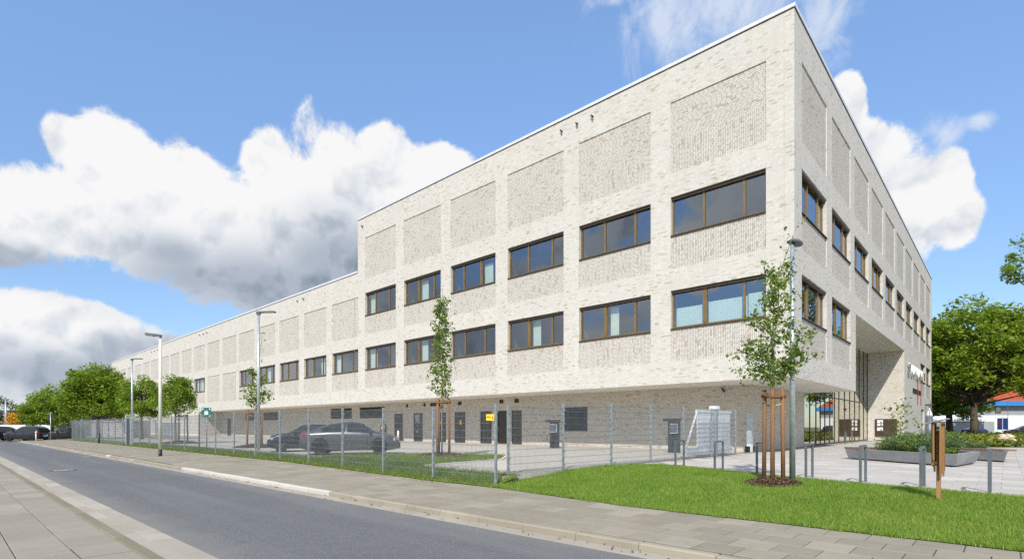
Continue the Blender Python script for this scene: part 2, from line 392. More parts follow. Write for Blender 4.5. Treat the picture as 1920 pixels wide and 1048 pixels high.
def lawn_base(t):
    p = gpos(t)
    f = t.m('ADD', t.m('MULTIPLY', t.noise(p, 0.7, 4), 0.5), t.m('MULTIPLY', t.noise(p, 30, 3), 0.5))
    c = t.ramp(f, [(0.3, (0.10, 0.165, 0.02)), (0.7, (0.18, 0.26, 0.035))])
    return pbsdf(t, c, 0.9, 0, 0.2)
mat('lawn_base', lawn_base)
def wood(name, c0, c1):
    def fn(t):
        o = ocoord(t); oi = t.node('ShaderNodeObjectInfo').outputs['Random']
        f = t.noise(t.v('ADD', t.v('MULTIPLY', o, (26, 26, 1.6)), t.comb(oi, t.m('MULTIPLY', oi, 9.0), oi)), 1.0, 5, 0.6, 0.5)
        c = t.ramp(f, [(0.25, c0), (0.75, c1)])
        kn = t.sstep(t.noise(o, 7.0, 2, 0.4), 0.70, 0.78)
        c = t.mix(t.m('MULTIPLY', kn, 0.6), c, tuple(x * 0.4 for x in c0))
        k = t.m('ADD', 0.8, t.m('MULTIPLY', oi, 0.4))
        c = t.mix(1.0, c, t.comb(k, k, k), 'MULTIPLY')
        return pbsdf(t, c, 0.75, 0, 0.25, bump(t, f, 0.004, 0.5))
    return mat(name, fn)
wood('wood_stake', (0.15, 0.075, 0.033), (0.28, 0.155, 0.075))
wood('wood_board', (0.20, 0.10, 0.04), (0.38, 0.22, 0.095))
wood('wood_bench', (0.17, 0.095, 0.06), (0.28, 0.17, 0.11))


# ------------------------------------------------------------------ mesh helpers
class MB:
    def __init__(s): s.v = []; s.f = []; s.mi = []; s.smooth = []
    def quad(s, a, b, c, d, m=0, sm=False):
        n = len(s.v); s.v += [tuple(a), tuple(b), tuple(c), tuple(d)]; s.f.append((n, n + 1, n + 2, n + 3)); s.mi.append(m); s.smooth.append(sm)
    def poly(s, pts, m=0):
        n = len(s.v); s.v += [tuple(p) for p in pts]; s.f.append(tuple(range(n, n + len(pts)))); s.mi.append(m); s.smooth.append(False)
    def box(s, x0, x1, y0, y1, z0, z1, m=0, M=None):
        P = [Vector(p) for p in ((x0, y0, z0), (x1, y0, z0), (x1, y1, z0), (x0, y1, z0), (x0, y0, z1), (x1, y0, z1), (x1, y1, z1), (x0, y1, z1))]
        if M is not None: P = [M @ p for p in P]
        n = len(s.v); s.v += [tuple(p) for p in P]
        for f in ((0, 3, 2, 1), (4, 5, 6, 7), (0, 1, 5, 4), (1, 2, 6, 5), (2, 3, 7, 6), (3, 0, 4, 7)):
            s.f.append(tuple(n + i for i in f)); s.mi.append(m); s.smooth.append(False)
        return s
    def cbox(s, x0, x1, y0, y1, z0, z1, b=0.01, m=0):
        """box with a chamfered top edge"""
        s.prism([(x0, y0), (x1, y0), (x1, y1), (x0, y1)], z0, z1, b, m); return s
    def prism(s, pts, z0, z1, b=0.0, m=0, inset_dir=-1):
        n = len(s.v); k = len(pts)
        cx = sum(p[0] for p in pts) / k; cy = sum(p[1] for p in pts) / k
        rings = [[(p[0], p[1], z0) for p in pts], [(p[0], p[1], z1 - b) for p in pts]]
        if b > 0:
            top = []
            for p in pts:
                dx, dy = cx - p[0], cy - p[1]
                top.append((p[0] + math.copysign(min(b, abs(dx)), dx), p[1] + math.copysign(min(b, abs(dy)), dy), z1))
            rings.append(top)
        for rg in rings: s.v += rg
        for j in range(len(rings) - 1):
            for i in range(k):
                a = n + j * k + i; c = n + j * k + (i + 1) % k
                s.f.append((a, c, c + k, a + k)); s.mi.append(m); s.smooth.append(False)
        s.f.append(tuple(n + (len(rings) - 1) * k + i for i in range(k))); s.mi.append(m); s.smooth.append(False)
        return s
    def tube(s, pts, rad, n=10, m=0, cap=True, sm=True):
        pts = [Vector(p) for p in pts]
        if not hasattr(rad, '__len__'): rad = [rad] * len(pts)
        base = len(s.v); up = None
        for i, p in enumerate(pts):
            d = (pts[min(i + 1, len(pts) - 1)] - pts[max(i - 1, 0)]).normalized()
            if up is None: up = Vector((1, 0, 0)) if abs(d.x) < 0.9 else Vector((0, 1, 0))
            a = (up - d * up.dot(d)).normalized(); b = d.cross(a); up = a
            for k in range(n):
                q = 2 * math.pi * k / n
                s.v.append(tuple(p + (a * math.cos(q) + b * math.sin(q)) * rad[i]))
        for i in range(len(pts) - 1):
            for k in range(n):
                a = base + i * n + k; b = base + i * n + (k + 1) % n
                s.f.append((a, b, b + n, a + n)); s.mi.append(m); s.smooth.append(sm)
        if cap:
            s.f.append(tuple(base + k for k in range(n - 1, -1, -1))); s.mi.append(m); s.smooth.append(False)
            s.f.append(tuple(base + (len(pts) - 1) * n + k for k in range(n))); s.mi.append(m); s.smooth.append(False)
        return s
    def cyl(s, p0, p1, r0, r1=None, n=12, m=0): return s.tube([p0, p1], [r0, r0 if r1 is None else r1], n, m)
    def mesh(s, name, mats):
        me = bpy.data.meshes.new(name); me.from_pydata(s.v, [], s.f)
        for m in (mats if isinstance(mats, (list, tuple)) else [mats]): me.materials.append(MATS[m])
        me.polygons.foreach_set('material_index', s.mi); me.polygons.foreach_set('use_smooth', s.smooth)
        me.update(); return me
    def build(s, name, mats, parent=None, loc=(0, 0, 0), rotz=0.0):
        return link(name, s.mesh(name, mats), parent, loc, rotz)


def link(name, me, parent=None, loc=(0, 0, 0), rotz=0.0):
    o = bpy.data.objects.new(name, me); COL.objects.link(o); o.parent = parent
    o.location = loc; o.rotation_euler = (0, 0, rotz); return o
def tag(o, label=None, cat=None, group=None, kind=None):
    if label: o['label'] = label
    if cat: o['category'] = cat
    if group: o['group'] = group
    if kind: o['kind'] = kind
    return o
def thing(name, label, cat, loc=(0, 0, 0), rotz=0.0, group=None):
    return tag(link(name, None, None, loc, rotz), label, cat, group)
def struct(o, label=None): return tag(o, label, None, None, 'structure')
def copy_tree(o, parent=None):
    c = o.copy(); COL.objects.link(c); c.parent = parent
    for ch in list(o.children): copy_tree(ch, c)
    return c
def site(name, mb, mats, parent=None):
    """mesh written in r,l,z, placed in the site frame"""
    o = mb.build(name, mats, parent)
    if parent is None: o.location = C0; o.rotation_euler = (0, 0, ROT)
    return o


# ------------------------------------------------------------------ ground, road, pavements
g = MB(); g.quad((-2500, -600, -0.75), (2500, -600, -0.75), (2500, 4000, -0.75), (-2500, 4000, -0.75))
struct(g.build('ground', 'ground_far'))
m = MB()
for l0 in range(-40, 160, 10):
    m.quad((-23.6, l0, -0.10), (-19.8, l0, -0.10), (-19.8, l0 + 10, -0.10), (-23.6, l0 + 10, -0.10))
m.quad((-60, 66.2, -0.104), (-23.6, 66.2, -0.104), (-23.6, 160, -0.104), (-60, 160, -0.104))
road = struct(site('road', m, 'asphalt'))


def slab_field(parent, r0, r1, l0, l1, sr, sl, matn, joint, zfun, name, eye_rl, maxn=300, keep=None, zoff=0.0, bond=True):
    cells = []
    nr = int(round((r1 - r0) / sr)); nl = int((l1 - l0) / sl)
    for i in range(nr):
        for j in range(-1, nl):
            r = r0 + i * sr; l = l0 + j * sl + (sl * 0.5 if (bond and i % 2) else 0)
            if keep and not keep(r + sr / 2, l + sl / 2): continue
            d = math.hypot(r + sr / 2 - eye_rl[0], l + sl / 2 - eye_rl[1]); cells.append((d, r, l))
    cells.sort()
    h = joint / 2
    protos = []
    for k in range(3):
        b = MB(); b.cbox(-sr / 2 + h, sr / 2 - h, -sl / 2 + h, sl / 2 - h, -0.04, 0.0, 0.006)
        protos.append(b.mesh(name, matn))
    for q, (d, r, l) in enumerate(cells[:maxn]):
        o = link(name, protos[q % 3], parent, (r + sr / 2, l + sl / 2, zfun(r + sr / 2, l + sl / 2) + zoff + random.uniform(-0.0015, 0.0015)))
        sx = (zfun(r + sr, l + sl / 2) - zfun(r, l + sl / 2)) / sr; sy = (zfun(r + sr / 2, l + sl) - zfun(r + sr / 2, l)) / sl
        o.rotation_euler = (math.atan(sy), -math.atan(sx), 0)
    rest = cells[maxn:]
    if rest:
        b = MB()
        for d, r, l in rest:
            ps = [(r + h, l + h), (r + sr - h, l + h), (r + sr - h, l + sl - h), (r + h, l + sl - h)]
            b.quad(*[(x, y, zfun(x, y) + zoff) for x, y in ps])
        o = b.build(name + 's_beyond', matn, parent); tag(o, kind='stuff')


CAM_RL = RL(0, 0)
# far pavement
m = MB()
for l0 in range(-40, 100, 2):
    for (ra, rb) in ((-19.5, -16.3), (-16.3, -15.0)):
        m.quad(*[(x, y, walk_z(x, y) - 0.014) for x, y in ((ra, l0), (rb, l0), (rb, l0 + 2), (ra, l0 + 2))])
walk = struct(site('pavement', m, 'joint'))
slab_field(walk, -19.44, -16.44, -10, 78, 0.5, 0.5, 'walk_slab', 0.012, walk_z, 'paving_slab', (-25.8, 4))
# near pavement
m = MB(); m.quad((-45, -40, -0.014), (-24.2, -40, -0.014), (-24.2, 66, -0.014), (-45, 66, -0.014))
nwalk = struct(site('near_pavement', m, 'joint'))
slab_field(nwalk, -32.2, -24.2, -4, 60, 0.5, 0.75, 'near_slab', 0.010, lambda r, l: 0.0, 'paving_slab', (-25.8, 9))


def kerb_line(name, r0, r1, z0, z1, la, lb, matfn, step=1.0, zt=lambda r, l: 0.0, bev=0.02):
    holder = MB(); holder.box(r0 + 0.01, r1 - 0.01, la, lb, z0 - 0.3, z1 - 0.02)
    base = struct(site(name, holder, 'joint'))
    cache = {}
    n = int((lb - la) / step)
    for k in range(n):
        l = la + k * step; mn = matfn(l)
        if mn not in cache:
            b = MB(); b.cbox(r0, r1, 0.004, step - 0.004, z0 - 0.25, z1, bev); cache[mn] = b.mesh('kerb_stone' if bev > 0.008 else 'gutter_slab', mn)
        o = link('kerb_stone' if bev > 0.008 else 'gutter_slab', cache[mn], base, (random.uniform(-0.003, 0.003), l, random.uniform(-0.003, 0.003)))
    return base
l_new0, l_new1 = 4.6, 15.1
kerb_line('kerb_far', -19.66, -19.505, -0.1, 0.006, -10.4, 72.6, lambda l: 'kerb_new' if 4.5 < l < 15.5 or abs(l - 28) < 0.6 else 'kerb_old', 1.0)
kerb_line('gutter_far', -19.95, -19.664, -0.12, -0.092, -10.2, 72.6, lambda l: 'gutter', 1.0, bev=0.004)
kerb_line('kerb_near', -24.195, -24.035, -0.1, 0.004, -6, 66, lambda l: 'kerb_olive', 1.0)
kerb_line('gutter_near', -24.03, -23.775, -0.12, -0.086, -6.3, 66, lambda l: 'gutter', 1.0, bev=0.004)
kerb_line('gutter_near_edge', -23.770, -23.50, -0.12, -0.090, -6.1, 66, lambda l: 'gutter', 1.0, bev=0.004)


def manhole(x, y, label):
    t = thing('manhole_cover', label, 'manhole cover', (x, y, -0.1), ROT, 'manhole covers in the road')
    b = MB(); b.tube([(0, 0, -0.05), (0, 0, 0.006)], 0.40, 32, 0, True, False); b.build('ring', 'asphalt_patch', t)
    b = MB(); b.tube([(0, 0, -0.05), (0, 0, 0.012)], 0.31, 32, 0, True, False); c = b.build('lid', 'gutter', t)
    b = MB()
    for k in range(6):
        a = k * math.pi / 3; b.box(-0.03, 0.03, 0.08, 0.22, 0.0125, 0.016, 0, Matrix.Rotation(a, 4, 'Z'))
    b.build('rib', 'manhole_iron', c)
manhole(-16.5, 19.6, 'round concrete manhole cover in the asphalt nearer the near kerb')
manhole(-22.6, 28.4, 'smaller looking manhole cover farther along the road near the far kerb')

# plaza and car park
LAWN_BACK = [(-16.3, 2.6), (-15.4, 2.75), (-13.3, 2.75), (-10.6, 2.55), (-9.2, 1.7), (-9.9, -0.2), (-11.0, -2.2), (-11.72, -4.4), (-12.4, -7.1), (-13.6, -11.0), (-15.0, -15.5)]
def lawn_edge_r(l):      # r of the lawn's rear edge beside the plaza for l <= 1.7
    pts = LAWN_BACK[4:]
    for (r0, l0), (r1, l1) in zip(pts, pts[1:]):
        if l1 <= l <= l0: return lerp(r0, r1, (l0 - l) / (l0 - l1))
    return pts[-1][0]
m = MB()
m.poly([(p[0], p[1], PZ - 0.012) for p in [(3.6, 2.9), (-9.2, 2.9), (-9.2, 1.7), (-9.9, -0.2), (-11.0, -2.2), (-11.72, -4.4), (-12.4, -7.1), (-13.6, -11.0), (-15.0, -15.5), (-15, -60), (75, -60), (75, 2.9)]][::-1])
plaza = struct(site('plaza', m, 'joint_plaza'))
def plaza_keep(r, l): return l > -15 and r > lawn_edge_r(min(l, 1.69)) + 0.35
slab_field(plaza, -13.2, 44, -14, 2.5, 0.6, 0.8, 'plaza_slab', 0.010, lambda r, l: PZ, 'paving_slab', (-16, -6), keep=plaza_keep)
m = MB()
m.poly([(x, y, PZ - 0.004) for x, y in [(4, 2.86), (-9.25, 2.8), (-10.6, 2.72), (-15.2, 2.78), (-15.2, 150), (4, 150)]][::-1])
m.quad((-15.2, 2.78, PZ - 0.004), (-15.2, 150, PZ - 0.004), (-15.75, 150, 0.0), (-15.75, 2.78, 0.0))
for p, q in zip([(-16, 2.78), (-15.2, 2.78), (-10.6, 2.72), (-9.25, 2.8)], [(-15.2, 2.78), (-10.6, 2.72), (-9.25, 2.8)]): m.quad((*p, -0.1), (*q, -0.1), (*q, PZ - 0.004), (*p, PZ - 0.004))
park = struct(site('car_park', m, 'parking'))


# ------------------------------------------------------------------ grass
def tri_area_sample(tris, dens):
    out = []
    for a, b, c in tris:
        a, b, c = map(np.array, (a, b, c)); ar = 0.5 * np.linalg.norm(np.cross(b - a, c - a)); n = RNG.poisson(ar * dens)
        u = RNG.random((n, 2)); fl = u.sum(1) > 1; u[fl] = 1 - u[fl]
        out.append(a + u[:, :1] * (b - a) + u[:, 1:] * (c - a))
    return np.concatenate(out)
def blades(name, pts, h0, h1, w, matn, parent=None, lean=0.5):
    n = len(pts); a = RNG.random(n) * 6.283; h = h0 + (h1 - h0) * RNG.random(n); ln = RNG.random(n) * lean * h; b = RNG.random(n) * 6.283
    d = np.stack([np.cos(a), np.sin(a), np.zeros(n)], 1) * (w * (0.6 + 0.8 * RNG.random(n)))[:, None]
    tip = pts + np.stack([np.cos(b) * ln, np.sin(b) * ln, h], 1)
    V = np.stack([pts - d, pts + d, tip], 1).reshape(-1, 3)
    return raw_mesh(name, V, 3, matn, parent)
def raw_mesh(name, V, k, matn, parent=None):
    V = np.ascontiguousarray(V, dtype=np.float32); nv = len(V); nf = nv // k
    me = bpy.data.meshes.new(name); me.vertices.add(nv); me.vertices.foreach_set('co', V.ravel())
    me.loops.add(nv); me.loops.foreach_set('vertex_index', np.arange(nv, dtype=np.int32))
    me.polygons.add(nf); me.polygons.foreach_set('loop_start', np.arange(0, nv, k, dtype=np.int32))
    me.polygons.foreach_set('loop_total', np.full(nf, k, dtype=np.int32)); me.update(calc_edges=True)
    me.materials.append(MATS[matn]); return link(name, me, parent)

# lawn surface: from the pavement edge up to the plaza
front = -16.42
rows = [2.75, 1.7, 0.7, -0.2, -1.2, -2.2, -3.3, -4.4, -5.7, -7.1, -9, -11, -13, -15.5]
NS = 8
def lawn_pt(l, s):
    rb = lawn_edge_r(min(l, 1.7)) if l <= 1.7 else lerp(-9.2, -10.6, (l - 1.7) / 0.9)
    fr = lerp(-16.42, -16.95, clamp((2.6 - l) / 4.0))
    r = lerp(fr, rb, s); z = lerp(0.012, PZ + 0.008, s * s * (3 - 2 * s))
    z += 0.03 * math.sin(s * math.pi) + 0.012 * math.sin(r * 2.1 + l * 1.3) * math.sin(s * math.pi)
    return (r, l, z)
m = MB(); lawn_tris = []
for l0, l1 in zip(rows, rows[1:]):
    for k in range(NS):
        a, b, c, d = lawn_pt(l0, k / NS), lawn_pt(l0, (k + 1) / NS), lawn_pt(l1, (k + 1) / NS), lawn_pt(l1, k / NS)
        m.quad(d, c, b, a, 0, True); lawn_tris += [(a, b, c), (a, c, d)]
# skirt so that the lawn is closed towards pavement and plaza
lawn = struct(site('lawn', m, 'lawn_base'))
pts = tri_area_sample([t for t in lawn_tris if min(p[1] for p in t) > -11.5], 2600)
edge = np.array([lawn_pt(l, 0.0) for l in np.linspace(2.7, -11.4, 2600)]) + RNG.normal(size=(2600, 3)) * np.array([0.03, .03, 0.0])
edge[:, 0] += 0.05 * np.sin(edge[:, 1] * 2.3) * np.sin(edge[:, 1] * 5.1)
edge = edge[np.abs(np.sin(edge[:, 1] * 1.7) + np.sin(edge[:, 1] * 4.3)) > .35]
pts = np.concatenate([pts, edge, edge + RNG.normal(size=edge.shape) * np.array([0.04, 0.04, 0])])
tag(blades('grass', pts, 0.03, 0.08, 0.0045, 'grass_patchy', None, 0.9), 'short mown bright green lawn grass beside the plaza', 'grass', None, 'stuff')
gr = bpy.data.objects['grass']; gr.location = C0; gr.rotation_euler = (0, 0, ROT)

# rough grass strip along the fence and the island round the middle tree
m = MB(); strip_tris = []
def strip_z(r, l):
    f = clamp((r + 16.35) / 1.3); return lerp(zf(l), PZ, f * f * (3 - 2 * f)) + 0.012
for k in range(int((70 - 2.6) / 1.2)):
    l0 = 2.6 + k * 1.2; l1 = l0 + 1.2
    wd = lambda l: -15.05 if l > 9 else (-15.05 if l > 6.4 else -15.25)
    for i in range(3):
        ra0, rb0 = lerp(-16.42, wd(l0), i / 3), lerp(-16.42, wd(l0), (i + 1) / 3); ra1, rb1 = lerp(-16.42, wd(l1), i / 3), lerp(-16.42, wd(l1), (i + 1) / 3)
        q = [(ra0, l0, strip_z(ra0, l0)), (rb0, l0, strip_z(rb0, l0)), (rb1, l1, strip_z(rb1, l1)), (ra1, l1, strip_z(ra1, l1))]
        m.quad(*q, 0, True)
        if l0 < 42: strip_tris += [(q[0], q[1], q[2]), (q[0], q[2], q[3])]
ISL = [(-15.05, 10.0), (-15.05, 7.1), (-10.85, 7.6), (-9.35, 8.8), (-10.4, 12.3), (-13.2, 13.4), (-15.05, 14.0)]
zi = PZ + 0.03
m.poly([(x, y, zi) for x, y in ISL])
cen = (-12.5, 10.2, zi)
for p, q in zip(ISL, ISL[1:] + ISL[:1]): strip_tris.append(((p[0], p[1], zi), (q[0], q[1], zi), cen))
vg = struct(site('verge', m, 'lawn_base'))
pts = tri_area_sample(strip_tris, 700)
o = blades('rough_grass', pts, 0.05, 0.17, 0.007, 'grass_rough', None, 0.9); o.location = C0; o.rotation_euler = (0, 0, ROT)
tag(o, 'longer rough grass growing along the foot of the mesh fence', 'grass', None, 'stuff')
# edging stones of the island
m = MB()
for (a, b) in ((ISL[1], ISL[2]), (ISL[2], ISL[3])):
    a, b = Vector((*a, 0)), Vector((*b, 0)); d = (b - a).normalized(); nn = Vector((d.y, -d.x, 0)) * 0.05
    m.quad(*[(p.x, p.y, PZ + 0.045) for p in (a, b, b + nn * 2, a + nn * 2)])
    m.quad((a + nn * 2).to_tuple()[:2] + (PZ + 0.045,), (b + nn * 2).to_tuple()[:2] + (PZ + 0.045,), (b + nn * 2).to_tuple()[:2] + (PZ - 0.05,), (a + nn * 2).to_tuple()[:2] + (PZ - 0.05,))
struct(site('kerb_island', m, 'kerb_new'))

# ------------------------------------------------------------------ the brick building
Z_SOF, Z_TOP, Z_LOW = 3.72, 20.05, 15.35
ROW1, ROW2 = (6.52, 8.53), (11.33, 13.36)
BAY, P0, PW = 5.8, 1.19, 4.66
L_STEP, L_END, R_END = 36.05, 136.0, 59.4
L_REC = 79.3                                   # the undercroft runs to here
GX, GY = 3.1, 2.85                             # ground floor walls stand back this far
P_T0, P_T1, P_TOP = 13.2, 34.9, 8.55           # porch in the side facade
WD = 0.19                                      # window recess
bld = thing('school_building', 'long pale brick building with bronze windows and an overhanging upper storey', 'building', C0, ROT)


def mapL(u, v, d): return (d, u, v)
def mapR(u, v, d): return (u, d, v)
def facade(name, u0, u1, v0, v1, holes, mapf, flip, matn='brick_light', inside=None):
    """wall sheet with rectangular holes (ua, ub, va, vb, depth); reveals of the given depth"""
    us = sorted({u0, u1, *[h[0] for h in holes], *[h[1] for h in holes]}); vs = sorted({v0, v1, *[h[2] for h in holes], *[h[3] for h in holes]})
    us = [u for u in us if u0 <= u <= u1]; vs = [v for v in vs if v0 <= v <= v1]
    b = MB()
    def q(pts, m=0):
        pts = [mapf(*p) for p in pts]; b.quad(*(pts[::-1] if flip else pts), m)
    def hit(u, v):
        for h in holes:
            if h[0] < u < h[1] and h[2] < v < h[3]: return True
        return inside is not None and not inside(u, v)
    for i in range(len(us) - 1):
        j = 0
        while j < len(vs) - 1:
            if hit((us[i] + us[i + 1]) / 2, (vs[j] + vs[j + 1]) / 2): j += 1; continue
            k = j
            while k + 1 < len(vs) - 1 and not hit((us[i] + us[i + 1]) / 2, (vs[k + 1] + vs[k + 2]) / 2): k += 1
            q([(us[i], vs[j], 0), (us[i + 1], vs[j], 0), (us[i + 1], vs[k + 1], 0), (us[i], vs[k + 1], 0)]); j = k + 1
    for (a, c, e, f, d) in holes:
        q([(a, e, 0), (a, f, 0), (a, f, d), (a, e, d)]); q([(c, e, d), (c, f, d), (c, f, 0), (c, e, 0)])
        q([(a, f, 0), (c, f, 0), (c, f, d), (a, f, d)]); q([(a, e, d), (c, e, d), (c, e, 0), (a, e, 0)])
    return b.build(name, matn, bld)


def panel(u0, u1, v0, v1, mapf, flip, split=None, d=0.05):
    b = MB()
    def q(a, e, m):
        pts = [mapf(u0 - .002, a, d), mapf(u1 + .002, a, d), mapf(u1 + .002, e, d), mapf(u0 - .002, e, d)]; b.quad(*(pts[::-1] if flip else pts), m)
    if split is None: q(v0 - .002, v1 + .002, 1)
    else: q(v0 - .002, split, 1); q(split, v1 + .002, 0)
    b.build('brick_panel', ['brick_panel_h', 'brick_panel_v'], bld)


WCACHE = {}
def window_protos(kind, w, h):
    """frame mesh, pane meshes and sill in window axes: x across, z up, outside is -y"""
    key = (kind, round(w, 2), round(h, 2))
    if key in WCACHE: return WCACHE[key]
    spl = {'a': (0.36, 0.78), 'b': (0.37, 0.78), 'c': (0.27, 0.66), 'd': (0.30, 0.74)}[kind]
    fw = 0.085; b = MB()
    b.box(0, fw, 0, 0.09, 0.05, h); b.box(w - fw, w, 0, 0.09, 0.05, h)
    b.box(fw, w - fw, 0, 0.09, 0.05, 0.05 + 0.10); b.box(fw, w - fw, 0, 0.09, h - 0.085, h)
    xs = [fw]
    for i, s in enumerate(spl):
        t = 0.105 if not ((kind == 'b' and i == 0) or (kind == 'c' and i == 1)) else 0.20
        x = s * w; b.box(x - t / 2, x + t / 2, -0.008, 0.085, 0.15, h - 0.085)
        if t > 0.15: b.box(x - 0.018, x + 0.018, -0.03, -0.009, 0.15, h - 0.085)
        xs += [x - t / 2, x + t / 2]
    xs.append(w - fw)
    panes = []
    for i in range(0, 6, 2):
        p = MB(); p.quad((xs[i], 0.05, 0.15), (xs[i + 1], 0.05, 0.15), (xs[i + 1], 0.05, h - 0.085), (xs[i], 0.05, h - 0.085))
        panes.append(p.mesh('pane', 'glass'))
    s = MB(); s.box(-0.005, w + 0.005, -WD - 0.03, 0.05, 0.0, 0.045)
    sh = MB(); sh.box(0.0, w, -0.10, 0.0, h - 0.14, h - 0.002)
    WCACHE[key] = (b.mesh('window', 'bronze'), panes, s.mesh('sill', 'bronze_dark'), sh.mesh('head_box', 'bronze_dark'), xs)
    return WCACHE[key]
def blind_mesh(x0, x1, h, top, wide=0.115):
    b = MB(); n = max(1, int((x1 - x0) / wide))
    for k in range(n):
        a = x0 + (x1 - x0) * k / n; c = x0 + (x1 - x0) * (k + 1) / n - 0.012
        b.quad((a, 0.30, 0.12), (c, 0.335, 0.12), (c, 0.335, top), (a, 0.30, top))
    return b.mesh('blind', 'blind')
def window(u0, u1, v0, v1, side, kind='a', blinds=()):
    w, h = u1 - u0, v1 - v0
    fr, panes, sill, head, xs = window_protos(kind, w, h)
    if side == 'L': loc, rz = (WD, u1, v0), R(-90)
    else: loc, rz = (u0, WD, v0), 0.0
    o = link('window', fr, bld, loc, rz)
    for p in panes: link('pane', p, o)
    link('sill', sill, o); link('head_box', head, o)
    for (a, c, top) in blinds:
        link('blind', blind_mesh(lerp(xs[0], xs[-1], a), lerp(xs[0], xs[-1], c), h, h * top), o)
    return o


bay = lambda i: (P0 + BAY * i, P0 + BAY * i + PW)
# --- street facade
holesL = []; winL = []
kinds2 = ['a', 'a', 'a', 'c', 'b', 'd']; kinds1 = ['b', 'b', 'b', 'd', 'b', 'd', 'd', 'b', 'a', 'b', 'd']
for i in range(23):
    a, c = bay(i)
    if c > L_END: break
    if i < 6:
        holesL += [(a, c, 14.58, 18.26, 0.05), (a, c, ROW2[0], ROW2[1], WD), (a, c, 9.66, ROW2[0], 0.05)]
        panel(a, c, 14.58, 18.26, mapL, True, 16.24); panel(a, c, 9.66, ROW2[0], mapL, True)
        winL.append((a, c, *ROW2, kinds2[i], 2, i))
    else:
        holesL.append((a, c, 9.6, 13.2, 0.05)); panel(a, c, 9.6, 13.2, mapL, True, 11.3)
    if i in (11, 12) or i > 14:
        holesL.append((a, c, 4.89, ROW1[1], 0.05)); panel(a, c, 4.89, ROW1[1], mapL, True, 6.6)
    else:
        holesL += [(a, c, ROW1[0], ROW1[1], WD), (a, c, 4.89, ROW1[0], 0.05)]; panel(a, c, 4.89, ROW1[0], mapL, True)
        winL.append((a, c, *ROW1, kinds1[i % 11], 1, i))
def insideL(u, v): return (v < Z_LOW if u > L_STEP else True) and not (u < L_REC and v < Z_SOF)
us_extra = [(L_STEP, L_STEP, Z_LOW, Z_LOW, 0.0), (L_REC, L_REC, Z_SOF, Z_SOF, 0.0)]
facade('wall', 0, L_END, 0.2, Z_TOP, holesL + us_extra, mapL, True, 'brick_light', insideL)
BL = {(1, 0): [(0, 0.36, .58), (0.38, 0.80, .62), (0.81, 1, .66)], (1, 1): [(0.40, 0.52, .9)], (1, 2): [(0.39, 0.53, .9)], (2, 3): [(0.68, 0.86, .8)],
      (2, 4): [(0.38, 0.55, .85)], (1, 4): [(0.38, 0.54, .9)], (1, 5): [(0.02, 0.24, .95)], (2, 5): [(0.03, 0.2, .9)], (1, 7): [(0.6, 0.75, .9)], (1, 9): [(0.3, 0.5, .9)],
      (1, 6): [(0.0, 0.2, .9)], (1, 13): [(0, 0.25, .95), (0.3, 0.72, .95), (0.76, 1, .95)], (1, 14): [(0, 0.25, .95), (0.3, 0.72, .95)]}
for (a, c, v0, v1, k, row, i) in winL:
    bl = BL.get((row, i), [])
    window(a, c, v0, v1, 'L', k, [(1 - q if False else p, q, t) for p, q, t in bl])
# --- side facade
holesR = []; winR = []
for i in range(10):
    a, c = bay(i)
    holesR += [(a, c, 14.58, 18.26, 0.05), (a, c, ROW2[0], ROW2[1], WD), (a, c, 9.66, ROW2[0], 0.05)]
    panel(a, c, 14.58, 18.26, mapR, False, 16.24); panel(a, c, 9.66, ROW2[0], mapR, False)
    winR.append((a, c, *ROW2))
    if i in (0, 1, 8, 9):
        holesR += [(a, c, ROW1[0], ROW1[1], WD), (a, c, 4.89, ROW1[0], 0.05)]; panel(a, c, 4.89, ROW1[0], mapR, False)
        winR.append((a, c, *ROW1))
holesR.append((48.2, 51.2, 0.2, 3.45, WD))
def insideR(u, v): return not (u < P_T0 and v < Z_SOF) and not (P_T0 < u < P_T1 and v < P_TOP)
facade('wall', 0, R_END, 0.2, Z_TOP, holesR + [(P_T0, P_T0, Z_SOF, P_TOP, 0.0), (P_T1, P_T1, P_TOP, P_TOP, 0.0)], mapR, False, 'brick_light', insideR)
for q, (a, c, v0, v1) in enumerate(winR): window(a, c, v0, v1, 'R', 'abdb'[q % 4], [])
# --- hidden sides, roofs, copings
b = MB()
b.quad((R_END, 0, 0), (R_END, 40, 0), (R_END, 40, Z_TOP), (R_END, 0, Z_TOP))
b.quad((0, L_STEP, Z_LOW - .3), (0, L_STEP, Z_TOP), (R_END, L_STEP, Z_TOP), (R_END, L_STEP, Z_LOW - .3))
b.quad((0, L_END, 0), (0, L_END, Z_LOW), (45, L_END, Z_LOW), (45, L_END, 0))
b.build('wall', 'brick_light', bld)
b = MB(); b.quad((0.02, 0.02, Z_TOP - .25), (R_END, 0.02, Z_TOP - .25), (R_END, L_STEP, Z_TOP - .25), (0.02, L_STEP, Z_TOP - .25))
b.quad((0.02, L_STEP, Z_LOW - .25), (45, L_STEP, Z_LOW - .25), (45, L_END, Z_LOW - .25), (0.02, L_END, Z_LOW - .25)); b.build('roof', 'roof_dark', bld)
def coping(name, x0, x1, y0, y1, z):
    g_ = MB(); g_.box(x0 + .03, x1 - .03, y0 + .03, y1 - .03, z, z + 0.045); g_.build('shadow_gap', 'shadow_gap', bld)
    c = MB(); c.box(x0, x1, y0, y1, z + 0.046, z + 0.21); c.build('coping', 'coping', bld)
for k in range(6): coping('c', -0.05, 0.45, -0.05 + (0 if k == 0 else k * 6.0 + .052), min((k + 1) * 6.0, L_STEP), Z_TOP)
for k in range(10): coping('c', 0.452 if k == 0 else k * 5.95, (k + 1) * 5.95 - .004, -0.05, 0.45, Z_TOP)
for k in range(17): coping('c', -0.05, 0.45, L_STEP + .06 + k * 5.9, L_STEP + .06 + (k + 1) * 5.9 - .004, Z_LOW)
b = MB()
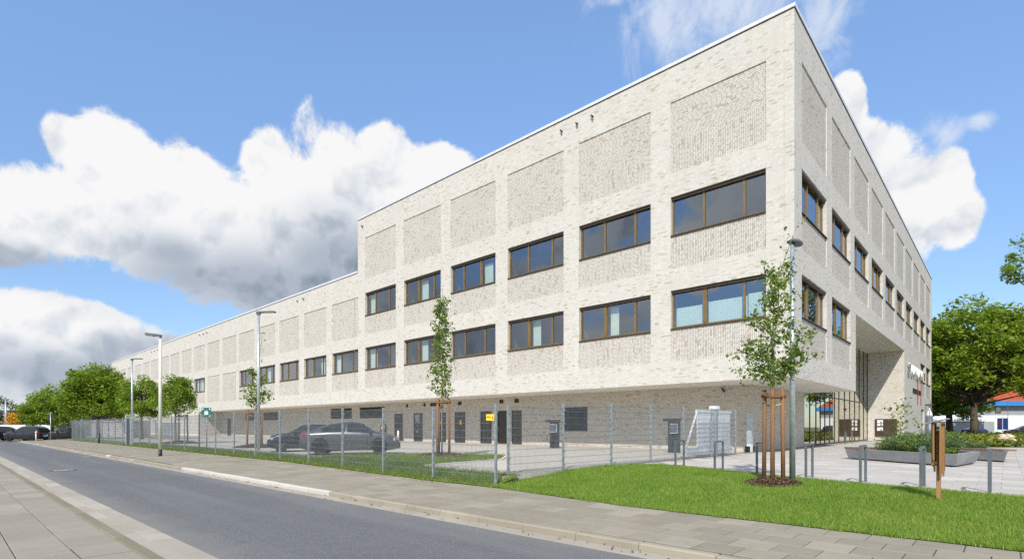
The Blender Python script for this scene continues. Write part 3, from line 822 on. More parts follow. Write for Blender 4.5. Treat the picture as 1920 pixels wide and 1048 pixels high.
b.quad((0, 0, Z_SOF), (0, L_REC, Z_SOF), (GX + .3, L_REC, Z_SOF), (GX + .3, 0, Z_SOF))
b.quad((GX + .3, 0, Z_SOF), (GX + .3, GY + .3, Z_SOF), (P_T0, GY + .3, Z_SOF), (P_T0, 0, Z_SOF)); b.build('soffit', 'render_white', bld)
b = MB(); b.quad((P_T0, 0, P_TOP), (P_T0, GY + .3, P_TOP), (P_T1, GY + .3, P_TOP), (P_T1, 0, P_TOP)); b.build('porch_ceiling', 'render_white', bld)
b = MB(); b.quad((P_T0, 0, Z_SOF), (P_T0, GY, Z_SOF), (P_T0, GY, P_TOP), (P_T0, 0, P_TOP)); b.build('wall', 'brick_base_bounce', bld)
b = MB(); b.quad((P_T1, 0, 0.2), (P_T1, 0, P_TOP), (P_T1, GY, P_TOP), (P_T1, GY, 0.2)); b.build('porch_wall', 'brick_base_bounce', bld)
b = MB(); b.quad((0, L_REC, 0.2), (0, L_REC, Z_SOF), (GX, L_REC, Z_SOF), (GX, L_REC, 0.2)); b.build('wall', 'brick_base_bounce', bld)
# --- ground floor wall in the undercroft
doors = [(33.55, 34.9), (30.6, 31.95), (27.45, 28.8), (25.05, 26.4), (22.05, 23.35), (20.3, 21.5), (18.95, 20.0), (75.5, 77.0)]
strips = [(42.39, 46.69, 2.36, 3.44), (36.47, 40.9, 2.36, 3.44), (66.9, 70.2, 2.36, 3.4), (59.84, 64.22, 2.36, 3.4)]
vents = [(32.75, 33.1), (30.2, 30.55), (28.4, 29.6), (25.5, 26.0), (20.8, 21.26), (19.24, 19.72)]
hg = [(a, c, 0.2, 2.72, 0.14) for a, c in doors] + [(a, c, e, f, 0.14) for a, c, e, f in strips] + [(13.2, 15.2, 1.21, 2.82, 0.14)] + [(a, c, 3.27, 3.57, 0.1) for a, c in vents]
mapG = lambda u, v, d: (GX + d, u, v)
facade('wall', GY, L_REC, 0.2, Z_SOF, hg, mapG, True, 'brick_base_bounce')
mapE = lambda u, v, d: (u, GY + d, v)
facade('wall', GX, 12.9, 0.2, Z_SOF, [], mapE, False, 'brick_base_bounce')
b = MB(); b.box(-0.012, 0.05, L_REC, L_END, 0.1, 0.50); b.build('plinth', 'plinth', bld)
for k, (a, c) in enumerate(doors):
    b = MB(); x = GX + 0.07
    b.box(x, x + .06, a, a + .07, 0.21, 2.72); b.box(x, x + .06, c - .07, c, 0.21, 2.72); b.box(x, x + .06, a + .07, c - .07, 2.64, 2.72)
    b.quad((x + .02, c, 0.21), (x + .02, a, 0.21), (x + .02, a, 2.64), (x + .02, c, 2.64))
    d = b.build('door', 'door_dark', bld)
    h = MB(); h.cyl((x - .04, c - .16, 1.15), (x - .04, c - .16, 1.32), 0.012, None, 8); h.box(x - .04, x + .02, c - .165, c - .155, 1.30, 1.31); h.build('handle', 'galv', d)
    if k == 1:
        p = MB(); p.quad((x + .018, c - .09, 1.0), (x + .018, a + .55, 1.0), (x + .018, a + .55, 2.6), (x + .018, c - .09, 2.6)); p.build('pane', 'glass', d)
    if k in (2, 3):
        p = MB(); p.box(x - 0.004, x + .019, (a + c) / 2 - .12, (a + c) / 2 + .12, 1.7, 2.05); p.build('notice', 'sign_yellow', d)
for a, c, e, f in strips:
    b = MB(); b.quad((GX + .1, c, e), (GX + .1, a, e), (GX + .1, a, f), (GX + .1, c, f)); o = b.build('louvre', 'door_dark', bld)
    for k in range(9):
        s = MB(); z = e + (f - e) * (k + .5) / 9; s.quad((GX + .04, c, z - .03), (GX + .04, a, z - .03), (GX + .095, a, z + .05), (GX + .095, c, z + .05)); s.build('slat', 'bronze_dark', o)
b = MB(); b.quad((GX + .1, 15.2, 1.21), (GX + .1, 13.2, 1.21), (GX + .1, 13.2, 2.82), (GX + .1, 15.2, 2.82)); o = b.build('louvre', 'charcoal', bld)
b = MB(); b.box(GX + .03, GX + .1, 13.2, 15.2, 1.21, 1.28); b.box(GX + .03, GX + .1, 13.2, 15.2, 2.75, 2.82); b.build('frame', 'charcoal', o)
for k in range(11):
    s = MB(); y = 13.25 + k * 0.19; s.box(GX + .05, GX + .09, y, y + .05, 1.28, 2.75); s.build('slat', 'charcoal', o)
for a, c in vents:
    b = MB(); b.quad((GX + .09, c, 3.27), (GX + .09, a, 3.27), (GX + .09, a, 3.57), (GX + .09, c, 3.57)); b.build('vent', 'bronze_dark', bld)
# louvre on the far wall
b = MB(); b.box(-0.03, 0.02, 124.5, 129.5, 2.5, 4.4); b.build('louvre', 'door_dark', bld)
# --- entrance glazing
xs = [12.9, 14.4, 16.0, 17.2, 18.5, 20.0, 21.5, 23.0, 25.0, 27.0, 29.0, 31.0, 33.0, P_T1]
o = MB()
for x in xs: o.box(x - 0.03 if x < P_T1 else x - .06, x + 0.03 if x < P_T1 else x - .002, GY - 0.005, GY + 0.12, 0.3, P_TOP if x > P_T0 + .2 else Z_SOF)
o.box(12.9, P_T1 - .004, GY - 0.015, GY + 0.1, 0.2, 0.32)
o.box(P_T0 + .05, P_T1 - .004, GY - 0.01, GY + 0.1, Z_SOF - .04, Z_SOF + .04)
gl = o.build('entrance_glazing', 'bronze_dark', bld)
for a, c in zip(xs, xs[1:]):
    p = MB(); p.quad((a + .05, GY + .03, 0.32), (c - .05, GY + .03, 0.32), (c - .05, GY + .03, Z_SOF - .04), (a + .05, GY + .03, Z_SOF - .04)); p.build('pane', 'glass_entrance', gl)
    if c > P_T0 + 1.3:
        p = MB(); p.quad((a + .05, GY + .03, Z_SOF + .04), (c - .05, GY + .03, Z_SOF + .04), (c - .05, GY + .03, P_TOP), (a + .05, GY + .03, P_TOP)); p.build('pane', 'glass_entrance', gl)
# --- rooms behind the glass
def room(x0, x1, y0, y1, z0, z1, open_=('x0',)):
    b = MB(); b.quad((x0, y0, z0), (x1, y0, z0), (x1, y1, z0), (x0, y1, z0)); b.quad((x0, y0, z1), (x0, y1, z1), (x1, y1, z1), (x1, y0, z1))
    b.quad((x1, y0, z0), (x1, y0, z1), (x1, y1, z1), (x1, y1, z0)); b.quad((x0, y1, z0), (x1, y1, z0), (x1, y1, z1), (x0, y1, z1))
    if 'y0' not in open_: b.quad((x0, y0, z0), (x0, y0, z1), (x1, y0, z1), (x1, y0, z0))
    if 'x0' not in open_: b.quad((x0, y0, z0), (x0, y1, z0), (x0, y1, z1), (x0, y0, z1))
    b.build('interior', 'interior', bld)
for z0, z1 in ((5.5, 8.9), (10.3, 13.7)): room(0.3, 6.1, 0.3, 6.1, z0, z1, ('x0', 'y0'))
for k in range(1, 15): room(0.3, 6.0, 0.35 + k * 5.8, 0.34 + (k + 1) * 5.8, 5.5, 8.9)
for k in range(1, 6): room(0.3, 6.0, 0.35 + k * 5.8, 0.34 + (k + 1) * 5.8, 10.3, 13.7)
for i in range(1, 10): room(0.36 + i * 5.8, 0.34 + (i + 1) * 5.8, 0.3, 6.2, 10.2, 13.8, ('y0',))
for i in (1, 8, 9): room(0.37 + i * 5.8, 0.34 + (i + 1) * 5.8, 0.3, 6.2, 5.4, 9.0, ('y0',))
room(12.8, P_T1 + .1, GY + .2, 12, 0.21, 8.9, ('y0',))
b = MB(); b.box(-0.0015, 0.01, 0.412, 0.424, Z_SOF, Z_TOP); b.build('movement_joint', 'joint_beige', bld)
for l in (36.6, 65.2, 94.2): b = MB(); b.box(-0.0015, 0.01, l, l + .012, Z_SOF, Z_LOW); b.build('movement_joint', 'joint_beige', bld)
# --- door in the side facade, letters, red bars, wall panel, lamps
b = MB(); b.box(48.2, 51.2, 0.12, 0.18, 0.21, 3.45); d = b.build('door', 'bronze_dark', bld)
b = MB(); b.quad((48.4, .115, 0.4), (49.6, .115, 0.4), (49.6, .115, 3.2), (48.4, .115, 3.2)); b.quad((49.8, .115, 0.4), (51.0, .115, 0.4), (51.0, .115, 3.2), (49.8, .115, 3.2)); b.build('pane', 'glass', d)
b = MB(); b.box(49.66, 49.74, .06, .118, 1.2, 1.5); b.build('handle', 'galv', d)
sg = thing('sign_lettering', 'white raised capital letters on the side wall above the red bars', 'lettering', W(36.7, -0.16, 6.6), ROT)
for k, ch in enumerate('ZUKUNFT'):
    cu = bpy.data.curves.new('letter', 'FONT'); cu.body = ch; cu.size = 1.42; cu.extrude = 0.05; cu.materials.append(MATS['sign_white'])
    tmp = bpy.data.objects.new('letter', cu); me = bpy.data.meshes.new_from_object(tmp); bpy.data.objects.remove(tmp)
    o = link('letter', me, sg, (k * 2.05, 0, 0)); o.rotation_euler = (R(90), 0, 0); o.scale = (1.75, 1, 1)
hs = thing('wall_emblem', 'two tall red bars crossed by a black bar below the white letters', 'emblem', W(44.0, -0.10, 0), ROT)
for x in (.6, 3.5):
    b = MB(); b.box(x, x + .36, 0.04, 0.07, 3.9, 6.55); b.build('bar', 'sign_red', hs)
b = MB(); b.box(-3.2, 3.5, 0.045, 0.075, 4.95, 5.40); b.build('bar', 'black_band', hs)
pn = thing('letterbox_panel', 'dark metal panel with three white notices on the sunlit porch wall', 'panel', W(P_T1 - .06, 0, 0), ROT)
b = MB(); b.box(-0.05, 0.05, 0.55, 2.25, 0.62, 2.25); b.build('plate', 'bronze_dark', pn)
for z in (1.85, 1.6, 1.15):
    b = MB(); b.box(-0.06, -0.052, 1.62, 2.08, z, z + (.30 if z != 1.6 else .18)); nb = b.build('notice', 'sign_white', pn)
    b = MB(); b.box(-0.066, -0.061, 1.7, 1.84, z + .03, z + .13); b.build('print', 'black_band', nb)
def spot(nm, loc, rz, label):
    t = thing('wall_spotlight', label, 'spotlight', loc, rz, 'small spotlights and cameras on the brick walls')
    t.scale = (.75, .75, .75)
    b = MB(); b.box(-.03, .0, -.07, .07, -.07, .07); b.cyl((0, 0, 0), (-0.14, 0, 0.03), 0.035, None, 8); b.build('bracket', 'galv', t)
    b = MB(); b.cyl((-0.12, 0.10, 0.08), (-0.20, -0.10, -0.14), 0.06, 0.075, 10); b.build('housing', 'charcoal', t)
for k, (l, z, tx) in enumerate([(10.66, 19.45, 'first of three small wall spots below the parapet'), (11.75, 19.45, 'middle of three small wall spots below the parapet'), (12.9, 19.45, 'last of three small wall spots below the parapet'),
                              (35.2, 19.4, 'single small wall spot at the top corner above the lower wing')]):
    spot('s', W(0, l, z), ROT, tx)
for k, l in enumerate((46.45, 47.8, 75.5, 77.0, 78.5, 100.0, 102, 104)):
    spot('s', W(0, l, 14.75), ROT, ['first wall spot under the lower wing parapet beside the taller block', 'second wall spot under the lower wing parapet beside the taller block',
         'first of three wall spots midway along the lower wing parapet', 'middle of three wall spots midway along the lower wing parapet', 'last of three wall spots midway along the lower wing parapet',
         'first of three far wall spots behind the cream street lamp', 'middle of three far wall spots behind the cream street lamp', 'last of three far wall spots behind the cream street lamp'][k])
spot('s', W(P_T1, 1.0, 3.3), ROT, 'small camera on the sunlit porch wall above the dark panel')
spot('s', W(GX, 4.3, 3.5), ROT, 'small camera on the ground floor wall near the corner')

# ------------------------------------------------------------------ mesh fences
def fence_panel_mesh(length, h=2.0):
    b = MB(); n = int(length / 0.05); r = 0.0026
    for k in range(1, n):
        x = k * length / n; b.box(x - r, x + r, -r, r, 0.03, h + 0.02)
    for k in range(11):
        z = 0.06 + k * (h - 0.08) / 10
        b.box(0.02, length - 0.02, -0.013, -0.005, z - .004, z + .004); b.box(0.02, length - 0.02, 0.005, 0.013, z - .004, z + .004)
    return b.mesh('wire_panel', 'fence_wire')
def post_mesh(h=2.06):
    b = MB(); b.box(-0.03, 0.03, -0.02, 0.02, -0.3, h); b.box(-0.033, 0.033, -0.023, 0.023, h, h + 0.012)
    for z in (0.25, 0.65, 1.05, 1.45, 1.85): b.box(-0.038, 0.038, -0.034, -0.021, z, z + .05)
    return b.mesh('post', 'galv')
PM = post_mesh(); FP = fence_panel_mesh(2.5); FP2 = fence_panel_mesh(2.46)
def fence_run(name, label, pts, panel_me, skip=()):
    """posts at pts, panel between consecutive posts"""
    f = thing(name, label, 'fence', (pts[0][0], pts[0][1], 0), 0.0)
    o0 = Vector((pts[0][0], pts[0][1], 0))
    for k, p in enumerate(pts):
        q = pts[min(k + 1, len(pts) - 1)]; pp = pts[max(k - 1, 0)]
        a = math.atan2(q[1] - pp[1], q[0] - pp[0])
        o = link('post', PM, f, (p[0] - o0.x, p[1] - o0.y, p[2]), a); o.scale = (0.95, 1.4, 1)
        if k < len(pts) - 1 and k not in skip:
            d = Vector((q[0] - p[0], q[1] - p[1], q[2] - p[2]))
            w = link('wire_panel', panel_me, f, (p[0] - o0.x, p[1] - o0.y, (p[2] + q[2]) / 2))
            w.rotation_euler = (0, 0, math.atan2(d.y, d.x)); w.scale = (d.to_2d().length / (2.5 if panel_me is FP else 2.46), 1, 1)
    return f
ptsL = []
for k in range(26):
    l = 2.6 + 2.5 * k; p = W(-16.2, l, zf(l)); ptsL.append((p.x, p.y, p.z))
fence_run('mesh_fence', 'long galvanised double wire mesh fence along the pavement', ptsL, FP)
p2 = [(-0.10, 14.16, 0.0)] + [(-0.23 + 2.46 * .71 * k, 14.04 + 2.46 * .704 * k, [0, .12, .2, .22, .22, .22, .22][k]) for k in range(1, 7)]
fence_run('mesh_fence', 'shorter galvanised wire mesh fence from the corner post to the sliding gate', p2, FP2)
# return of the long fence at its far end
e0 = W(-16.2, 65.1, 0.13); e1 = W(-13.7, 65.1, .22); e2 = W(-11.2, 65.1, .22); e3 = W(-8.7, 65.1, .22)
fence_run('mesh_fence', 'far short return of the wire mesh fence beside the big trees', [tuple(e) for e in (e0, e1, e2, e3)], FP)
# yellow notice on the corner post
ys = thing('warning_sign', 'small yellow notice with red lettering on the fence corner post', 'sign', (-0.45, 13.42, 1.79), R(2))
b = MB(); b.box(-0.20, 0.0, -0.012, 0.0, -0.13, 0.03); b.build('plate', 'sign_yellow', ys)
b = MB()
for k in range(6): b.box(-0.19 + k * .019, -0.176 + k * .019, -0.0145, -0.0125, -0.06, -0.03)
b.build('lettering', 'sign_red', ys)
b = MB(); b.box(-0.045, -0.025, -0.0145, -0.0125, -0.08, -0.03); b.box(-0.055, -0.015, -0.0145, -0.0125, -0.10, -0.09); b.build('symbol', 'black_band', ys)
# narrow pedestrian gate in the long fence
gp = W(-16.28, 39.6, 0.12)
pg = thing('pedestrian_gate', 'narrow pedestrian gate with dark infill between two thick grey posts', 'gate', gp, ROT + R(90))
for x in (-0.1, 1.25):
    b = MB(); b.box(x - .08, x + .08, -0.08, 0.08, -0.1, 2.12); b.build('post', 'galv_pole', pg)
b = MB(); b.box(0.02, 1.13, -0.03, 0.03, 0.1, 2.0); lf = b.build('leaf', 'charcoal', pg)
b = MB(); b.box(1.0, 1.1, -0.06, -0.032, 1.0, 1.12); b.build('handle', 'galv', lf)
# sliding gate
s0, s1 = Vector((7.05, 21.75, PZ)), Vector((10.15, 24.75, PZ)); dg = s1 - s0; LG = dg.length
sgx = thing('sliding_gate', 'white slatted sliding gate leaf with slanted tail behind the fence', 'gate', s0, math.atan2(dg.y, dg.x))
b = MB(); b.box(0.0, LG, -0.09, 0.09, 0.12, 0.40); b.build('bottom_rail', 'white_gate', sgx)
b = MB(); b.box(1.0, LG, -0.05, 0.05, 1.90, 2.02); b.build('top_rail', 'white_gate', sgx)
b = MB(); b.tube([(0.12, 0, 0.42), (1.05, 0, 1.92)], 0.045, 8); b.build('tail_strut', 'white_gate', sgx)
sl = MB(); sl.box(-0.057, 0.057, -0.025, 0.025, 0.40, 1.90); slm = sl.mesh('slat', 'white_gate')
for k in range(24): link('slat', slm, sgx, (1.12 + k * (LG - 1.2) / 23.5, 0, 0))
b = MB(); b.box(2.5, 2.68, -0.16, -0.06, 0.0, 2.12); b.build('post', 'galv_pole', sgx)
b = MB(); b.box(2.42, 2.76, -0.2, 0.12, 2.06, 2.2); b.build('guide_head', 'white_gate', sgx)
b = MB(); b.box(0.02, 0.06, -0.07, 0.07, 0.15, 0.36); b.build('rail_cap', 'black_band', sgx)

# ------------------------------------------------------------------ street lamps, bollards, signs
def lamp(label, x, y, z, h, r, kind, yaw=0.0, matn='galv_pole'):
    t = thing('street_lamp', label, 'street lamp', (x, y, z), yaw, 'street lamps around the building')
    if kind == 'cream':
        b = MB(); b.cyl((0, 0, 0.36), (0, 0, h - .15), r, r * .75, 14); b.build('pole', 'lamp_cream', t)
        b = MB(); b.cyl((0, 0, -0.2), (0, 0, 0.36), r * 1.02, None, 14); b.build('base_band', 'black_band', t)
        b = MB(); b.cyl((0, 0, h - .35), (0, 0, h + .02), r * .62, r * .5, 10); b.build('neck', 'grey_paint', t)
        b = MB(); b.prism([(-0.74, -.06), (-0.70, -.12), (-0.2, -.13), (0.06, -.06), (0.06, .06), (-0.2, .13), (-0.70, .12), (-0.74, .06)], -0.04, 0.07, 0.03)
        hd = b.build('lamp_head', 'grey_paint', t, (0, 0, h)); hd.rotation_euler = (0, R(7), 0)
        b = MB(); b.prism([(-0.68, -.08), (-0.3, -.09), (-0.3, .09), (-0.68, .08)], -0.085, -0.041); b.build('lens', 'lamp_lens', hd)
        return t
    b = MB(); b.cyl((0, 0, -0.2), (0, 0, h), r, r * (.72 if kind == 'disc' else .8), 16); b.build('pole', matn, t)
    if kind == 'flat':
        b = MB(); b.prism([(-0.08, -.1), (0.9, -.12), (0.92, .12), (-0.08, .1)], -0.02, 0.06, 0.02); hd = b.build('lamp_head', 'grey_paint', t, (0, 0, h)); hd.rotation_euler = (0, R(-1), 0)
        b = MB(); b.prism([(0.3, -.09), (0.85, -.09), (0.85, .09), (0.3, .09)], -0.03, -0.021); b.build('lens', 'lamp_lens', hd)
        b = MB(); b.box(-0.09, 0.09, -.09, .09, -0.12, 0.0); b.build('neck', 'grey_paint', t, (0, 0, h))
    elif kind == 'disc':
        b = MB(); n = 20
        prof = [(0.03, .07), (0.10, .065), (0.15, .035), (0.165, 0.0), (0.15, -.025), (0.0, -.03)]
        for (ra, za), (rb, zb) in zip(prof, prof[1:]):
            for k in range(n):
                a, c = 2 * math.pi * k / n, 2 * math.pi * (k + 1) / n
                b.quad((ra * math.cos(a), ra * math.sin(a), za), (rb * math.cos(a), rb * math.sin(a), zb), (rb * math.cos(c), rb * math.sin(c), zb), (ra * math.cos(c), ra * math.sin(c), za), 0, True)
        hd = b.build('lamp_head', 'grey_paint', t, (0.07, 0, h + .02)); hd.rotation_euler = (0, R(20), 0)
    elif kind == 'double':
        b = MB(); b.box(-0.6, 0.6, -.12, .12, 0, .08); b.build('lamp_head', 'grey_paint', t, (0, 0, h))
        b = MB(); b.box(-0.55, 0.55, -.1, .1, -0.03, -.001); b.build('lens', 'lamp_lens', t, (0, 0, h))
    return t
lamp('slim grey lamp post with round head on the lawn before the building corner', 6.57, 12.48, 0.2, 5.58, 0.067, 'disc', 0)
lamp('tall grey lamp post with flat head by the fence before the young tree', -13.9, 29.2, .16, 7.6, 0.085, 'flat', 0)
lamp('cream lamp post with black base band at the kerb', -17.5, 26.5, 0.02, 6.0, 0.082, 'cream', 0)
lamp('tall grey lamp post with flat head behind the pedestrian gate', -35.1, 49.2, .15, 7.6, 0.085, 'flat', 0)
lamp('tall grey lamp post among the big trees without visible arm', -53.5, 66.3, .1, 7.5, 0.085, 'flat', R(100))
lamp('pale lamp post with wide head standing beyond the big trees', -61.2, 73.8, .1, 8.7, 0.10, 'double', 0)
lamp('pale far lamp post at the left edge above the parked cars', -87, 91.5, .0, 6.2, 0.12, 'double', 0)

def hoop(pa, pb, label):
    c = (Vector((*pa, 0)) + Vector((*pb, 0))) / 2; d = Vector((pb[0] - pa[0], pb[1] - pa[1], 0)); w = 0.60
    t = thing('bicycle_hoop', label, 'bicycle stand', (pa[0], pa[1], PZ), math.atan2(d.y, d.x), 'grey bicycle hoops along the lawn edge')
    for x in (0, w):
        b = MB(); b.box(x - .022, x + .022, -.026, .026, -0.02, 0.82); b.build('leg', 'grey_paint', t)
    b = MB(); b.box(-.022, w + .022, -.0265, .0265, 0.82, 0.865); b.build('top_bar', 'grey_paint', t)
hoops = [((x, y), (x + DR.x * .6, y + DR.y * .6)) for x, y in ((5.14, 16.75), (5.92, 15.55), (6.53, 14.2), (7.24, 13.12), (7.85, 12.0), (8.49, 11.06), (9.0, 10.04))]
hl = ['bicycle hoop at the grass tip before the slanted gate tail', 'bicycle hoop before the white slatted gate', 'bicycle hoop half hidden behind the staked tree', 'bicycle hoop just beyond the lamp post',
      'bicycle hoop before the end of the long planter', 'bicycle hoop beside the wooden board post', 'last bicycle hoop on the open slabs seen end on']
for (a, c), t_ in zip(hoops, hl): hoop(a, c, t_)
for (x, y), t_ in (((24.8, 39.6), 'slim dark bollard before the entrance glass nearer the dark panes'), ((27.0, 42.3), 'slim dark bollard before the entrance glass nearer the porch wall')):
    t = thing('bollard', t_, 'bollard', (x, y, PZ), ROT, 'slim bollards before the entrance')
    b = MB(); b.box(-.05, .05, -.05, .05, 0, .95); b.build('shaft', 'grey_paint', t); b = MB(); b.box(-.052, .052, -.052, .052, .95, .97); b.build('cap', 'charcoal', t)
t = thing('bollard', 'short black bollard on the pavement before the far fence', 'bollard', (-34.9, 45.0, 0.1), 0)
b = MB(); b.cyl((0, 0, -.1), (0, 0, 0.86), 0.07, None, 12); b.build('shaft', 'charcoal', t); b = MB(); b.cyl((0, 0, .86), (0, 0, .9), 0.075, 0.03, 12); b.build('cap', 'grey_paint', t)
t = thing('gate_column', 'grey slim access column with white foot beside the ground floor wall', 'column', (12.15, 27.2, PZ), ROT)
b = MB(); b.box(-.13, .13, -.12, .12, 0.42, 1.95); b.build('housing', 'galv_pole', t); b = MB(); b.box(-.12, .12, -.11, .11, 0, .42); b.build('foot', 'white_gate', t)
for x in (-.42, .25):
    b = MB(); b.box(x, x + .17, -.1, .1, 0.0, .3); b.build('stop_block', 'black_band', t)
# light column by the planters
t = thing('light_column', 'thick grey light column with white luminous cone behind the planter', 'light column', (19.9, 25.4, PZ), 0)
b = MB(); b.cyl((0, 0, 0), (0, 0, 1.78), .15, None, 18); b.build('shaft', 'grey_paint', t)
b = MB(); b.tube([(0, 0, 1.78), (0, 0, 1.9), (0, 0, 2.1), (0, 0, 2.27)], [.13, .12, .045, .03], 16); b.build('light_cone', 'lamp_lens', t)
b = MB(); b.cyl((0, 0, 2.30), (0, 0, 2.36), .16, None, 18); cp = b.build('cap', 'charcoal', t)
for a in range(3):
    b = MB(); b.cyl((.14 * math.cos(a * 2.09), .14 * math.sin(a * 2.09), 1.78), (.14 * math.cos(a * 2.09), .14 * math.sin(a * 2.09), 2.3), .009, None, 6); b.build('rod', 'charcoal', t)
# assembly point sign
t = thing('assembly_sign', 'green square assembly point sign with white figures on a thin post', 'sign', (-16.35, 28.5, .16), 0)
b = MB(); b.cyl((0, 0.03, -.2), (0, 0.03, 2.35), .028, None, 10); b.build('post', 'galv', t)
b = MB(); b.box(-.26, .26, -.012, .0, 1.85, 2.37); pl = b.build('plate', 'sign_green', t)
b = MB()
for sx in (-1, 1):
    for sz in (-1, 1):
        cx, cz = sx * .17, 2.11 + sz * .17
        b.poly([(cx + sx * .05, -.0145, cz + sz * .05), (cx - sx * .045, -.0145, cz + sz * .035), (cx + sx * .035, -.0145, cz - sz * .045)][::(1 if sx * sz > 0 else -1)])
        b.poly([(cx + sx * .05, -.0142, cz + sz * .05), (cx - sx * .045, -.0142, cz + sz * .035), (cx + sx * .035, -.0142, cz - sz * .045)][::(-1 if sx * sz > 0 else 1)])
b.build('arrow', 'sign_white', pl)
b = MB()
for x, hh in ((-.07, .0), (0, .03), (.07, .0)):
    b.box(x - .028, x + .028, -.0155, -.0125, 1.99, 2.14 + hh); b.box(x - .018, x + .018, -.0155, -.0125, 2.155 + hh, 2.20 + hh)
b.build('figure', 'sign_white', pl)
# round sign seen from behind
t = thing('traffic_sign', 'round traffic sign seen from behind on a thin post by the parked cars', 'sign', (-49.9, 57.6, 0.05), 0)
b = MB(); b.cyl((0, 0, -.2), (0, 0, 3.0), .04, None, 10); b.build('post', 'galv', t)
b = MB(); b.tube([(0, 0.05, 2.55), (0, 0.07, 2.55)], .33, 24, 0, True, False); b.build('disc', 'charcoal', t)
t = thing('bollard', 'white marker post between the two black parked cars', 'bollard', (-51.3, 57.4, 0), 0)
b = MB(); b.cyl((0, 0, -.1), (0, 0, 1.0), .06, None, 10); b.build('shaft', 'sign_white', t); b = MB(); b.cyl((0, 0, .75), (0, 0, .85), .062, None, 10); b.build('band', 'sign_red', t)
# fire box and wall bits at the undercroft
t = thing('fire_box', 'dark red fire box with white notice on the undercroft wall', 'box', W(GX - .14, 36.5, PZ), ROT)
b = MB(); b.box(-.12, .12, -.32, .32, 0.55, 1.45); b.build('cabinet', 'fire_red', t); b = MB(); b.box(-.126, -.121, -.22, .18, 1.02, 1.36); b.build('notice', 'sign_white', t)
t = thing('bollard', 'white bollard with black top beside the first undercroft door', 'bollard', W(2.2, 33.0, PZ), 0)
b = MB(); b.cyl((0, 0, -.05), (0, 0, .95), .09, None, 12); b.build('shaft', 'sign_white', t); b = MB(); b.cyl((0, 0, .95), (0, 0, 1.25), .07, None, 12); b.build('top', 'black_band', t)

def charger(x, y, label):
    t = thing('charging_station', label, 'charging station', (x, y, PZ), R(18), 'dark charging stations in the car park')
    b = MB(); b.box(-.23, .27, -.16, .16, 0.0, 1.56); b.build('cabinet', 'charcoal', t)
    b = MB(); b.box(-.5, .30, -.18, .18, 1.561, 1.70); b.build('canopy', 'charcoal', t)
    b = MB(); b.box(-.36, .05, -.20, -.165, 0.95, 1.45); sc = b.build('screen', 'grey_paint', t)
    b = MB(); b.tube([(-.36, -.215, .97), (.06, -.215, .97), (.06, -.215, 1.42), (-.36, -.215, 1.42)], .012, 6); b.build('trim', 'sign_white', sc)
    pts = [(-.1 + .26 * math.cos(a) - .2, -.2, .62 + .28 * math.sin(a)) for a in [k * 2 * math.pi / 18 for k in range(19)]]
    b = MB(); b.tube(pts, .018, 6); b.build('cable', 'black_band', t)
charger(2.55, 32.1, 'dark charging station beside the louvred ground floor window'); charger(8.05, 26.5, 'dark charging station beside the slanted tail of the sliding gate')

# wooden information board, edge on
t = thing('wooden_board', 'wooden board of staggered vertical planks with a small metal roof on one post', 'notice board', (7.57, 9.45, 0.13), R(47))
t.scale = (.78, .9, 1)
b = MB(); b.box(-.03, .03, -.035, .035, -.3, 1.30); b.build('post', 'wood_board', t)
for k, (x0, x1, y, z0) in enumerate([(-0.30, -0.205, -.045, .48), (-.20, -.105, -.07, .55), (-.10, -.005, -.045, .62), (.0, .095, -.07, .5), (.10, .195, -.045, .66), (.20, .295, -.07, .58)]):
    b = MB(); b.box(x0, x1, y - .013, y + .013, z0, 1.44); b.build('plank', 'wood_board', t)
for k, (x0, x1, y, z0) in enumerate([(-0.30, -0.205, .06, .8), (-.20, -.105, .085, .7), (-.10, -.005, .06, .58), (.0, .095, .085, .66), (.10, .195, .06, .75), (.20, .295, .085, .6)]):
    b = MB(); b.box(x0, x1, y - .013, y + .013, z0, 1.44); b.build('plank', 'wood_board', t)
b = MB(); M_ = Matrix.Translation((0, 0, 1.47)) @ Matrix.Rotation(R(-14), 4, 'X'); b.box(-.36, .36, -.16, .22, 0, .012, 0, M_); b.build('roof', 'galv', t)

